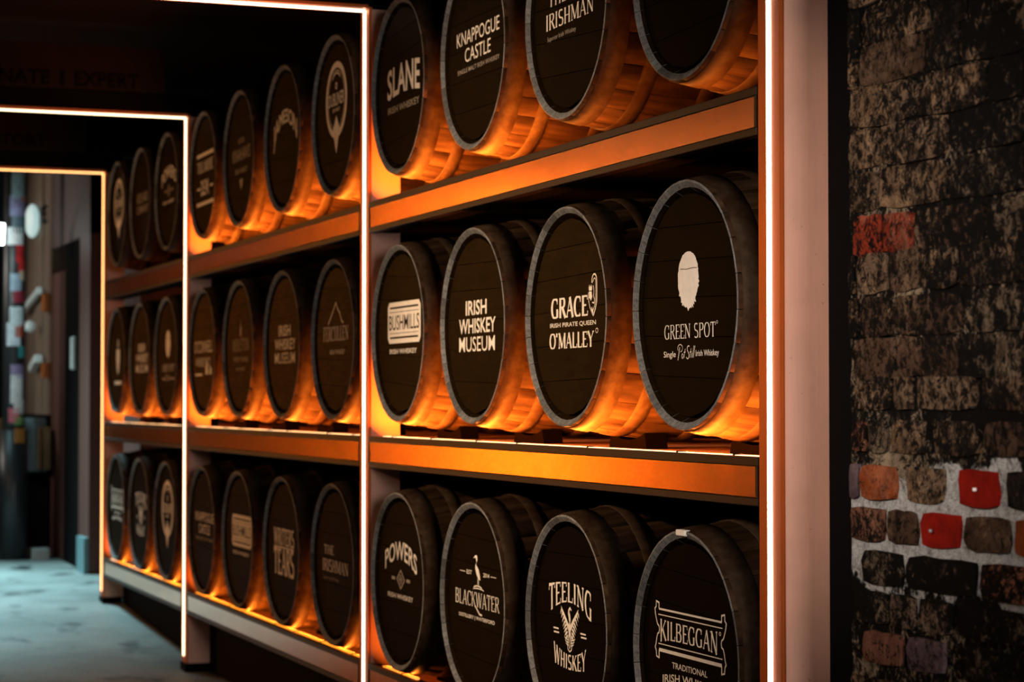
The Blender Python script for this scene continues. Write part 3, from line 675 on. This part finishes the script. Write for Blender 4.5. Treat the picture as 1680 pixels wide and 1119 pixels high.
def tulla():
    q = P()
    for b in (0.094, -0.125): q.rect(-0.17, 0.17, b - 0.008, b + 0.008)
    q.serif('TULLAMORE', 0, 0.04, 0.32, 0.05, T=0.15, tn=0.06, serif=0.06, space=0.01); q.sans('D.E.W.', 0.0, -0.055, 0.16, 0.07, 0.02); q.rect(-0.16, -0.1, -0.06, -0.05); q.rect(0.1, 0.16, -0.06, -0.05)
    return [('lettering', q, 'logo')]
def kina():
    q = P()
    q.sans('ESTD', 0.0, 0.075, 0.1, 0.02, 0.01); q.sans("KINAHAN'S", 0.0, 0.02, 0.31, 0.055, 0.01); q.sans('IRISH WHISKEY', 0, -0.05, 0.22, 0.022, 0.01)
    q.poly([(-0.03, -0.085), (0.03, -0.085), (0.02, -0.11), (0, -0.13), (-0.02, -0.11)][::-1])
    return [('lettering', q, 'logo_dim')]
def jam():
    q = P(); q.sans('JAMESON', 0.0, 0, 0.36, 0.07, 0.02, warp=arched(0.115, 0.055, 0.045, -0.045))
    return [('lettering', q, 'logo')]
def dub():
    e = P(); e.ring(0.0, 0.055, 0.125, 0.125, 0.022); e.ring(0.0, 0.055, 0.104, 0.104, 0.003)
    e.poly([(-0.06, -0.06), (-0.03, -0.075), (0.0, -0.135), (0.03, -0.075), (0.06, -0.06), (0.03, -0.035), (0, 0.0), (-0.03, -0.035)][::-1])
    q = P(); q.layer = 1; q.sans('DUBLINER', 0.0, 0.058, 0.2, 0.045, 0.012); q.sans('IRISH WHISKEY', 0.0, 0.02, 0.09, 0.014, 0.01); q.ring(0, 0.12, 0.05, 0.03, 0.006, 20, 160); q.ring(0, 0.105, 0.01, 0.01, 0.006)
    return [('emblem', e, 'logo'), ('lettering', q, 'logo')]
def conn():
    q = P()
    q.sans("O'CONNELL", -0.02, 0.025, 0.37, 0.055, 0.0); q.sans('WHISKEY CO', -0.03, -0.045, 0.3, 0.04, 0.0); q.rect(-0.19, -0.04, -0.105, -0.095)
    q.poly([(0.02, -0.1), (0.08, -0.1), (0.075, -0.07), (0.06, -0.04), (0.05, -0.03), (0.04, -0.04), (0.025, -0.07)]); q.poly([(0.1, -0.1), (0.15, -0.1), (0.145, -0.075), (0.125, -0.062), (0.105, -0.075)])
    return [('lettering', q, 'logo')]
def midl():
    q = P()
    q.poly([(-0.012, 0.05), (0.012, 0.05), (0.016, 0.075), (0.006, 0.1), (0.0, 0.125), (-0.006, 0.1), (-0.016, 0.075)]); q.serif('MIDLETON', 0.0, 0.015, 0.29, 0.05, T=0.13, tn=0.06, serif=0.05, space=0.01)
    q.sans('VERY RARE', 0, -0.045, 0.26, 0.02, 0.006); q.sans('IRISH WHISKEY', 0, -0.085, 0.16, 0.016, 0.006)
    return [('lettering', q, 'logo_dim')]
def ferc():
    q = P(); q.serif('FERCULLEN', 0.0, 0.02, 0.32, 0.05, T=0.13, tn=0.055, serif=0.07, space=0.01); q.sans('IRISH WHISKEY', 0.02, -0.045, 0.19, 0.016, 0.006)
    q.line([(-0.1, 0.055), (-0.06, 0.082), (-0.03, 0.105), (0.0, 0.128), (0.02, 0.108), (0.05, 0.09), (0.07, 0.065), (0.095, 0.055)], 0.007)
    return [('lettering', q, 'logo')]
def tears():
    q = P(); q.serif('WRITERS', 0.0, 0.05, 0.31, 0.065, T=0.2, tn=0.1, serif=0.07, space=0.02); q.serif('TEARS', 0.0, -0.045, 0.31, 0.1, T=0.22, tn=0.1, serif=0.07, space=0.02)
    q.rect(-0.15, 0.15, 0.007, 0.013)
    return [('lettering', q, 'logo')]
def twoline():
    q = P(); q.sans('ROE AND', 0.0, 0.03, 0.28, 0.05, 0.01); q.sans('COMPANY', 0.0, -0.03, 0.3, 0.04, 0.01)
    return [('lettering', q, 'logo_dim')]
def crest():
    q = P(); q.poly([(-0.05, 0.06), (0.05, 0.06), (0.05, 0.0), (0.03, -0.05), (0, -0.08), (-0.03, -0.05), (-0.05, 0.0)][::-1]); q.line([(-0.02, 0.07), (0.0, 0.11), (0.02, 0.07)], 0.014); q.rect(-0.1, 0.1, -0.13, -0.11)
    return [('emblem', q, 'logo')]
def mus(): return [('lettering', museum(), 'logo')]
def blank(): return []

proto_children = []
def barrel(x, z, logo, label, seed, row, bay):
    rnd = random.Random(seed)
    r = thing('whiskey_barrel', label, 'barrel', (x, RY + 0.012, EZ + z), 'whiskey barrels on the racks')
    rot = rnd.uniform(0, 360); order = WID[:]; rnd.shuffle(order); a = rot
    for d in order:
        a += d / 2; o = link('stave', ST[d], r); o.rotation_euler = (0, math.radians(a), 0); a += d / 2
    for hm in HO: link('hoop', hm, r)
    h = link('head', HEADM, r); tilt = math.radians(rnd.uniform(-4, 4))
    tone = (0.5, 1.0, 0.4)[row] * rnd.uniform(0.85, 1.15) * (0.45 if logo in (spot, blank, teeling, kilbeggan) and bay == 0 else (1, 6.0, 3.0)[bay] * (1 if bay == 0 or row == 1 else 0.6))  # sheen of the lit heads painted into board colour, by shelf and bay
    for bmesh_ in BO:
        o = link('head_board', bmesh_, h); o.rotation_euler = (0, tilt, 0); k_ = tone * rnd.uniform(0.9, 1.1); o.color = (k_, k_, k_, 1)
    link('back_head', BACKM, r)
    if logo not in LOGO: LOGO[logo] = [x_ for n_, p, mt in logo() for x_ in p.meshes(n_ if n_ != 'lettering' else 'emblem', M[mt])]
    for n_, me in LOGO[logo]: link(n_, me, h)
    return r
def cradle(x, z, label, row):
    r = thing('barrel_cradle', label, 'cradle', (x, RY + 0.012, EZ + z), 'barrel cradles on the shelves')
    for s in SAD[row]: link('saddle', s, r)
LAY = [
 (B1, 0, [(blank, 'barrel with a plain black head, right end of the nearest top shelf'),
          (irishman, 'barrel with two lines of cream serif capitals, second from near lit post, nearest top shelf'),
          (castle, 'barrel with two lines of thin sans capitals, third from near lit post, nearest top shelf'),
          (slane, 'barrel with one big bold five letter word, left end of the nearest top shelf')]),
 (B1, 1, [(spot, 'barrel with a cream feathery oval above two words, right end of nearest middle shelf'),
          (grace, 'barrel with bold serif name and small oval crest, second from right on nearest middle shelf'),
          (mus, 'barrel with three stacked lines of bold cream capitals, nearest middle shelf'),
          (bars, 'barrel with a bright cream striped plaque, left end of the nearest middle shelf')]),
 (B1, 2, [(kilbeggan, 'barrel with a cream outlined scroll plaque, right end of nearest bottom shelf'),
          (teeling, 'barrel with a rising bird emblem between arched words, nearest bottom shelf'),
          (heron, 'barrel with a standing white heron above a name, nearest bottom shelf'),
          (powers, 'barrel with arched word above a small diamond, left end of nearest bottom shelf')]),
 (B2, 0, [(dub, 'barrel with a cream ring and pointed badge, right end of second bay top shelf'),
          (jam, 'barrel with one steeply arched tan word, second bay top shelf'),
          (kina, 'barrel with very faint small lines of lettering, second bay top shelf'),
          (tulla, 'barrel with lettering between two cream bars, left end of second bay top shelf')]),
 (B2, 1, [(ferc, 'barrel with a thin mountain peak line over a serif word, second bay middle shelf'),
          (mus, 'barrel with three stacked lines of dim tan capitals, second bay middle shelf'),
          (midl, 'barrel with faint lettering under a small spire, second bay middle shelf'),
          (conn, 'barrel with two text lines and white bottle shapes, left end of second bay middle shelf')]),
 (B2, 2, [(irishman, 'barrel with a short word over a serif word, right end of second bay bottom shelf'),
          (tears, 'barrel with two heavy slab words, one over the other, second bay bottom shelf'),
          (bars, 'barrel with a dim striped plaque, second bay bottom shelf'),
          (castle, 'barrel with faint thin two line lettering, left end of second bay bottom shelf')]),
 (B3, 0, [(powers, 'barrel with a pale arched word and mark, nearest of three on farthest top shelf'),
          (twoline, 'barrel with two faint text lines, middle of three on farthest top shelf'),
          (dub, 'barrel with a tall pale ring badge, farthest of three on farthest top shelf')]),
 (B3, 1, [(spot, 'barrel with a small cream oval spot, nearest of three on farthest middle shelf'),
          (mus, 'barrel with three stacked pale text lines, middle of three on farthest middle shelf'),
          (crest, 'barrel with a pale shield mark, farthest of three on farthest middle shelf')]),
 (B3, 2, [(dub, 'barrel with a faint ring badge, nearest of three on farthest bottom shelf'),
          (teeling, 'barrel with a pale arched name and bird, middle of three on farthest bottom shelf'),
          (kilbeggan, 'barrel with a narrow pale plaque, farthest of three on farthest bottom shelf')]),
]
for xs_, row, items in LAY:
    bay = 0 if xs_ is B1 else 1 if xs_ is B2 else 2
    for i, (x, (lg, lab)) in enumerate(zip(xs_, items)):
        rb = barrel(x, ZB[row], lg, lab, bay * 100 + row * 10 + i, row, bay)
        cradle(x, ZB[row], 'black saddle cradle under barrel %s on the %s shelf of the %s bay' % (('nearest to camera', 'second from camera', 'third from camera', 'fourth from camera')[i], rown[row], bayn[bay]), row)
        if bay == 0 and row == 2 and i == 0:
            tg = obj('rim_tag', box_mesh(-0.018, 0.03, -0.012, 0.004, R0 - 0.012, R0 + 0.002, 0.002), M['logo'], rb); tg['label'] = 'small white metal tag on the rim'

# ------------------------------------------------------------------ dark header signs above the far lintels
def sign(x, ztop, zbot, yr, words, zc, cap, label):
    r = thing('header_sign', label, 'sign', (x - 0.054, 0, EZ))
    obj('panel', box_mesh(-0.02, 0.0, yr, 2.2, zbot, ztop), M['sign'], r)
    for text, a0, a1 in words:                   # a0..a1: distance to the right of the camera
        q = P(); q.sans(text, 0, 0, a1 - a0, cap, 0.02); q = q.lines[0]
        me = bpy.data.meshes.new('lettering'); me.from_pydata([(-0.022, -a, b) for a, b, l in q.V], [], q.F); me.materials.append(M['sign_black'])
        link('lettering', me, r, (0, -(a0 + a1) / 2, zc))
sign(PX[2], 1.63, 1.428, -1.98, (('PASSIONATE', 0.93, 1.449), ('|', 1.494, 1.514), ('EXPERT', 1.559, 1.857)), 1.473, 0.066, 'dark brown header sign with black capitals above the third lit portal')
sign(PX[3], 1.60, 1.39, -1.98, (('HISTORY', 1.38, 1.764),), 1.448, 0.066, 'dark brown header sign with one black word above the farthest lit portal')

# ------------------------------------------------------------------ brick wall beside the near portal
ang = math.radians(4.4)
WO = Vector((3.7324, -2.085, 0)); WU = Vector((-math.cos(ang), -math.sin(ang), 0)); WN = Vector((-math.sin(ang), math.cos(ang), 0))
def wp(s, z, d=0.0): return WO + WU * s + WN * d + Vector((0, 0, z))
WM = Matrix((( WU.x, WN.x, 0), (WU.y, WN.y, 0), (0, 0, 1))).to_4x4()
bm = bmesh.new()
n_s, n_z = 24, 60
for part in range(1):
    g = [[bm.verts.new((0.0 + 1.5 * i / n_s, -0.006 + 0.003 * math.sin(i * 5.1 + j * 3.3), -0.05 + 3.2 * j / n_z)) for j in range(n_z + 1)] for i in range(n_s + 1)]
    for i in range(n_s):
        for j in range(n_z): bm.faces.new((g[i][j], g[i + 1][j], g[i + 1][j + 1], g[i][j + 1])).smooth = True
add_box(bm, 0.0, 1.5, -0.5, -0.02, -0.05, 3.15)
wall = struct('wall_right', bm, M['mortar'])
wall.matrix_world = Matrix.Translation(WO) @ WM
def brick_mesh(seed):
    rnd = random.Random(seed); bm = bmesh.new(); nx, nz = 4, 3
    F = {}
    for i in range(nx + 1):
        for j in range(nz + 1):
            edge = i in (0, nx) or j in (0, nz); corner = i in (0, nx) and j in (0, nz)
            jit = lambda k: rnd.uniform(-k, k)
            x = i / nx - 0.5 + jit(0.02 if edge else 0.05); z = j / nz - 0.5 + jit(0.03 if edge else 0.06)
            if corner: x *= 0.93; z *= 0.9
            F[i, j] = bm.verts.new((x, (0.25 if edge else 0.5) + jit(0.3), z))
    for i in range(nx):
        for j in range(nz): bm.faces.new((F[i, j], F[i + 1, j], F[i + 1, j + 1], F[i, j + 1])).smooth = True
    ring = [(i, 0) for i in range(nx)] + [(nx, j) for j in range(nz)] + [(i, nz) for i in range(nx, 0, -1)] + [(0, j) for j in range(nz, 0, -1)]
    K = [bm.verts.new((F[k].co.x * 1.02, -1.6, F[k].co.z * 1.02)) for k in ring]
    for a in range(len(ring)): bm.faces.new((F[ring[a]], F[ring[(a + 1) % len(ring)]], K[(a + 1) % len(ring)], K[a]))
    return finish(bm, 'brick', M['brick'])
BR = [brick_mesh(i) for i in range(9)]
rndb = random.Random(11)
RED, ORG, BRN, TAN, DRK, MAU, PNK = (0.23, 0.009, 0.004), (0.22, 0.05, 0.012), (0.075, 0.042, 0.024), (0.16, 0.105, 0.062), (0.03, 0.02, 0.014), (0.12, 0.08, 0.085), (0.2, 0.085, 0.05)
def put_brick(s0, s1, z0, z1, col, soot, par=wall):
    o = bpy.data.objects.new('brick', rndb.choice(BR)); COL.objects.link(o); o.parent = par
    o.location = ((s0 + s1) / 2, 0.0, EZ + (z0 + z1) / 2); o.scale = (s1 - s0, 0.006, z1 - z0)
    o.rotation_euler = (0, rndb.uniform(-0.012, 0.012), 0)
    k = rndb.uniform(0.85, 1.15); o.color = (col[0] * k, col[1] * k, col[2] * k, soot)
ROWS = {
 -2: (0.0458, -0.0177, [(.022, .145, TAN, .6), (.155, .212, TAN, .5), (.227, .402, TAN, .5), (.423, .60, BRN, .6)]),
 -1: (-.0377, -.0988, [(.012, .06, ORG, .7), (.066, .129, DRK, .7), (.145, .248, TAN, .55), (.28, .411, TAN, .6), (.429, .60, BRN, .5)]),
 0: (-.1244, -.1889, [(.003, .031, MAU, .3), (.041, .159, ORG, .38), (.194, .306, TAN, .5), (.354, .465, RED, .0), (.492, .605, DRK, .5)]),
 1: (-.2066, -.2688, [(.007, .119, PNK, .55), (.131, .223, BRN, .45), (.24, .357, RED, .0), (.37, .497, BRN, .42), (.514, .621, ORG, .25)]),
 2: (-.2877, -.3509, [(.047, .179, DRK, .8), (.192, .402, BRN, .8), (.416, .605, ORG, .72)]),
 3: (-.3653, -.4263, [(.016, .129, DRK, .8), (.139, .217, MAU, .7), (.231, .33, MAU, .75), (.348, .539, DRK, .85)]),
 4: (-.4396, -.4995, [(.047, .175, PNK, .42), (.194, .308, MAU, .42), (.357, .539, DRK, .8)]),
}
for k in range(-16, 11):
    if k in ROWS:
        zt_, zb_, L_ = ROWS[k]; s_end = L_[-1][1]
        for (a, c, col, so) in L_: put_brick(a, c, zb_, zt_, col, so)
    else:
        zt_ = -0.1244 - 0.0806 * k + rndb.uniform(-0.004, 0.004); zb_ = zt_ - 0.077
        s = -0.0 + rndb.uniform(0.004, 0.06); s_end = 0.6
        if s > 0.03: put_brick(0.003, s - 0.012, zb_, zt_, TAN, .7)
        while s < 0.6:
            L_ = rndb.choice((0.105, 0.115, 0.215, 0.22))
            col = rndb.choice((TAN, TAN, BRN)) if s < 0.25 else rndb.choice((BRN, DRK, DRK)); so = rndb.uniform(0.45, 0.62) + 0.75 * max(0, s - 0.12)
            if k == -6 and s < 0.16: col = (0.25, 0.035, 0.014); so = 0.5; L_ = 0.1
            put_brick(s, s + L_ - 0.005, zb_, zt_, col, so); s += L_; s_end = s - 0.005
    s = s_end + 0.014
    while s < 0.95:
        L_ = rndb.choice((0.11, 0.22)); put_brick(s, s + L_ - 0.013, zb_, zt_, rndb.choice((TAN, BRN, DRK)), rndb.uniform(0.6, 0.85)); s += L_
# dark return between the brick wall and the rack
struct('trim_1', box_mesh(3.74, 4.03, -3.4, -2.2016, 0, 3.0), M['black'])
# small screw heads and holes seen on two of the bricks
def stud(s, z, mat, lab):
    o = obj('wall_screw', box_mesh(-0.003, 0.003, 0.0, 0.006, -0.003, 0.003, 0.001), mat); o.matrix_world = Matrix.Translation(wp(s, EZ + z, 0.008)) @ WM
    tag(o, lab, 'screw')
stud(0.414, -0.158, M['logo'], 'tiny white screw head in the darker red brick of the wall')
stud(0.282, -0.238, M['steel'], 'tiny grey screw head in the bright red brick of the wall')

# ------------------------------------------------------------------ the street beyond the farthest portal
M['plaster'] = plain('grey_brown_render', (0.1, 0.07, 0.055), 0.75); M['mauve'] = plain('mauve_painted_board', (0.10, 0.066, 0.06), 0.6)
M['maroon'] = plain('maroon_painted_wood', (0.1, 0.035, 0.025), 0.55); M['cream_wall'] = plain('beige_panel', (0.2, 0.14, 0.1), 0.7)
M['box_grey'] = plain('grey_blue_metal', (0.13, 0.22, 0.24), 0.5); M['white'] = plain('white_enamel', (0.75, 0.85, 0.85), 0.35)
M['orange'] = plain('orange_box', (0.5, 0.14, 0.012), 0.5); M['yellow_wood'] = plain('yellow_brown_wood', (0.15, 0.075, 0.018), 0.6)
M['pole'] = plain('black_street_pole', (0.02, 0.022, 0.024), 0.4)
M['stone'] = plain('pale_stone', (0.45, 0.5, 0.5), 0.7)
GZ = floor_z(15)
FY = -2.3
# facade on the right side of the street
r = thing('shop_front', 'dark maroon shop front with a black doorway beyond the farthest portal', 'building', (14.5, FY, GZ))
obj('wall', box_mesh(-1.6, 1.2, -0.4, -0.12, -0.1, 3.4), M['maroon'], r)
obj('pilaster', box_mesh(-0.5, -0.09, -0.12, 0.0, -0.1, 2.8), M['maroon'], r)
obj('pilaster', box_mesh(0.57, 1.16, -0.12, 0.0, -0.1, 2.0), M['maroon'], r)
obj('header_board', box_mesh(-0.5, 1.16, -0.12, 0.002, 2.18, 2.75, 0.002), M['mauve'], r)
obj('cornice', box_mesh(-0.52, 1.18, -0.12, 0.02, 2.75, 2.8, 0.004), M['maroon'], r)
dr = obj('door', box_mesh(-0.08, 0.56, -0.12, -0.004, -0.1, 2.17), M['black'], r)
obj('door_handle', box_mesh(0.1, 0.18, -0.01, 0.02, 1.31, 1.53, 0.008), M['white'], dr)
obj('plinth', box_mesh(-0.5, -0.2, 0.0, 0.03, -0.1, 0.22), M['box_grey'], r)
r = thing('panelled_wall', 'beige panelled wall with two dark letters, left of the shop front', 'wall', (16.0, FY, GZ))
obj('panel', box_mesh(-0.3, 0.05, -0.11, 0.0, 1.0, 3.4), M['cream_wall'], r)
obj('panel', box_mesh(0.06, 0.42, -0.11, 0.01, 1.0, 3.4), M['cream_wall'], r)
obj('panel', box_mesh(0.43, 0.9, -0.11, 0.0, 1.0, 3.4), M['cream_wall'], r)
obj('base', box_mesh(-0.3, 2.6, -0.11, 0.02, -0.1, 1.0), M['black'], r)
obj('panel', box_mesh(0.91, 2.6, -0.11, -0.01, 1.0, 3.4), M['plaster'], r)
q = P(); q.sans('VE', 0, 0, 0.44, 0.13, 0.02); q = q.lines[0]
me = bpy.data.meshes.new('lettering'); me.from_pydata([(-a, 0.014 + l, b) for a, b, l in q.V], [], q.F); me.materials.append(M['sign_black']); link('lettering', me, r, (0.1, 0.0, 2.46 - 0.0))
# things on and before that wall
def bx(name, label, cat, x, y, z, sx, sy, sz, mat, rot=0, bev=0.006):
    o = obj(name, box_mesh(-sx / 2, sx / 2, -sy / 2, sy / 2, -sz / 2, sz / 2, bev), mat); o.location = (x, y, z); o.rotation_euler = (0, rot, 0)
    return tag(o, label, cat)
SY = FY + 0.02
bx('sign_box', 'upper orange box sign on the beige wall beside the doorway', 'sign', 15.74, SY + 0.006, EZ + 0.70, 0.14, 0.05, 0.13, M['orange'])
bx('sign_box', 'lower orange box sign on the beige wall beside the doorway', 'sign', 15.74, SY + 0.006, EZ + 0.215, 0.14, 0.05, 0.11, M['orange'])
bx('sign_box', 'dim brown box low on the wall beside the grey metal box', 'sign', 15.56, SY + 0.0395, EZ - 0.34, 0.22, 0.06, 0.3, M['yellow_wood'])
bx('slanted_light_bar', 'white slanted bar on the beige panelled wall', 'bar', 16.35, SY + 0.03, EZ + 0.735, 0.9, 0.04, 0.05, M['white'], math.radians(8))
bx('wall_bracket', 'small pale slanted bracket lower on the beige wall', 'bracket', 16.1, SY + 0.03, EZ + 0.27, 0.3, 0.06, 0.06, M['white'], math.radians(14))
r = thing('meter_box', 'grey blue metal meter box on the wall beside the dark doorway', 'box', (16.2, SY + 0.09, EZ - 0.32))
obj('case', box_mesh(-0.5, 0.35, -0.09, 0.09, -0.19, 0.19, 0.01), M['box_grey'], r)
obj('lock', box_mesh(-0.1, -0.03, 0.09, 0.1, 0.02, 0.07, 0.004), M['black'], r); obj('lock', box_mesh(-0.24, -0.17, 0.09, 0.1, -0.1, -0.05, 0.004), M['black'], r)
bm = bmesh.new(); add_tube(bm, (0, 0, -0.65), (0, 0, 0.15), 0.035, 10); o = obj('downpipe', bm, M['steel']); o.location = (16.55, SY + 0.1, EZ + 0.42); tag(o, 'thin grey pipe running down the beige wall', 'pipe')
bm = bmesh.new(); bmesh.ops.create_uvsphere(bm, u_segments=16, v_segments=10, radius=1)
for v in bm.verts: v.co = Vector((v.co.x * 0.16, v.co.y * 0.05, v.co.z * 0.125))
for f in bm.faces: f.smooth = True
o = obj('wall_disc', bm, emit('disc_glow', (0.62, 0.95, 0.95), 0.55)); o.location = (16.28, FY + 0.055, EZ + 1.33); tag(o, 'pale round disc with an added glow on the beige wall right of the pole', 'lamp')  # bright reflection on the disc painted as a glow of its own
bm = bmesh.new(); bmesh.ops.create_uvsphere(bm, u_segments=12, v_segments=8, radius=0.045)
o = obj('reflector', bm, M['white']); o.location = (16.1, SY + 0.07, EZ + 0.54); tag(o, 'small round white reflector on the beige wall', 'reflector')
bx('kerb_block', 'pale stone block on the street floor by the shop front', 'block', 15.3, -2.17, GZ + 0.035, 0.2, 0.12, 0.09, M['stone'])
# pole with stickers
r = thing('street_pole', 'round black street pole covered with coloured stickers', 'pole', (15.3, -1.99, GZ))
bm = bmesh.new(); add_tube(bm, (0, 0, -0.02), (0, 0, 3.4), 0.075, 20); obj('pole', bm, M['pole'], r)
bm = bmesh.new(); add_tube(bm, (0, 0, -0.02), (0, 0, 0.9), 0.1, 20); obj('base', bm, M['pole'], r)
stk = [(0.10, 2.62, 0.05, 0.12, (0.35, 0.55, 0.6)), (0.1, 2.45, 0.06, 0.07, (0.3, 0.3, 0.5)), (0.2, 2.32, 0.055, 0.06, (0.1, 0.16, 0.2)), (-0.2, 2.24, 0.06, 0.06, (0.7, 0.85, 0.85)), (0.3, 2.12, 0.03, 0.06, (0.55, 0.03, 0.03)), (0.5, 2.03, 0.03, 0.04, (0.55, 0.03, 0.03)), (0.55, 1.97, 0.025, 0.035, (0.6, 0.5, 0.35)), (-0.1, 1.92, 0.04, 0.06, (0.3, 0.4, 0.5)), (0.3, 1.82, 0.05, 0.04, (0.3, 0.03, 0.05)), (0.0, 1.68, 0.05, 0.07, (0.6, 0.7, 0.75)), (0.25, 1.58, 0.03, 0.04, (0.5, 0.08, 0.03)), (-0.3, 1.56, 0.05, 0.08, (0.55, 0.65, 0.7)), (0.6, 1.44, 0.03, 0.04, (0.05, 0.35, 0.35)), (0.1, 1.3, 0.05, 0.05, (0.25, 0.2, 0.35)), (0.05, 1.18, 0.045, 0.1, (0.7, 0.75, 0.75)), (0.3, 1.06, 0.04, 0.05, (0.75, 0.8, 0.78)), (-0.2, 1.0, 0.04, 0.05, (0.6, 0.15, 0.2)), (0.3, 0.96, 0.035, 0.03, (0.15, 0.4, 0.12)), (0.9, 2.5, 0.04, 0.02, (0.55, 0.15, 0.03)), (0.2, 0.86, 0.04, 0.05, (0.45, 0.18, 0.04))]
for (a, z, hw_, hh, c) in stk:
    bm = bmesh.new(); n = 5; R_ = 0.0765 if z - hh > 0.9 else 0.1015
    base = PI + 0.12
    vs_ = [[bm.verts.new((R_ * math.cos(base + a * 1.0 + (i / n - 0.5) * 2 * hw_ / R_), R_ * math.sin(base + a + (i / n - 0.5) * 2 * hw_ / R_), z + s_ * hh)) for s_ in (-1, 1)] for i in range(n + 1)]
    for i in range(n): bm.faces.new((vs_[i][0], vs_[i + 1][0], vs_[i + 1][1], vs_[i][1])).smooth = True
    obj('sticker', bm, plain('sticker_print', c, 0.4, var=0.4, scale=60), r)
# street lantern, a lit window glow left of the pole
r = thing('street_lantern', 'bright white lantern at the left edge behind the stickered pole', 'lantern', (15.0, -1.835, EZ + 1.13))
bm = bmesh.new(); add_tube(bm, (0, 0, -0.07), (0, 0, 0.07), 0.045, 14, 0.05); obj('glass', bm, emit('lantern_light', (0.85, 1.0, 1.0), 10), r)
bm = bmesh.new(); add_tube(bm, (0, 0, 0.07), (0, 0, 0.11), 0.055, 14, 0.02); obj('cap', bm, M['pole'], r)
bm = bmesh.new(); add_tube(bm, (0, 0, 0.11), (0.0, 0.5, 0.3), 0.012, 8); obj('bracket', bm, M['pole'], r)
# far cross wall closing the street, with timber hoarding low on the left
struct('wall_far', box_mesh(18.9, 19.1, -2.3, 3.0, -0.1, 3.6), M['plaster'])
r = thing('timber_hoarding', 'low dark timber hoarding with yellow brown boards across the street', 'hoarding', (15.5, -1.1, GZ))
obj('frame', box_mesh(0.02, 0.1, -0.95, 1.6, -0.02, 1.02), M['black'], r)
for i in range(9): obj('board', box_mesh(-0.01, 0.02, -0.85 + i * 0.26, -0.62 + i * 0.26, 0.12, 0.98, 0.004), M['yellow_wood'], r)
for z in (0.1, 0.5, 0.8): obj('rail', box_mesh(-0.03, -0.01, -0.95, 1.6, z, z + 0.07), M['black'], r)

# unseen tall column across the street, placed for its orange glow on the copper
r = thing('lit_column', 'unseen tall orange lit column across the street', 'lamp', (16.5, 2.0, floor_z(15)))
obj('housing', box_mesh(0.0, 0.06, -0.18, 0.2, 0, 4.1), M['black'], r)
obj('side_blade', box_mesh(-0.27, 0.0, -0.18, -0.16, 0, 4.1), M['black'], r)  # fin added to keep the column's light off the shop front
obj('light_panel', box_mesh(-0.01, 0.0, 0.0, 0.16, 0.1, 4.0), emit('column_light', (1.0, 0.28, 0.01), 52), r)
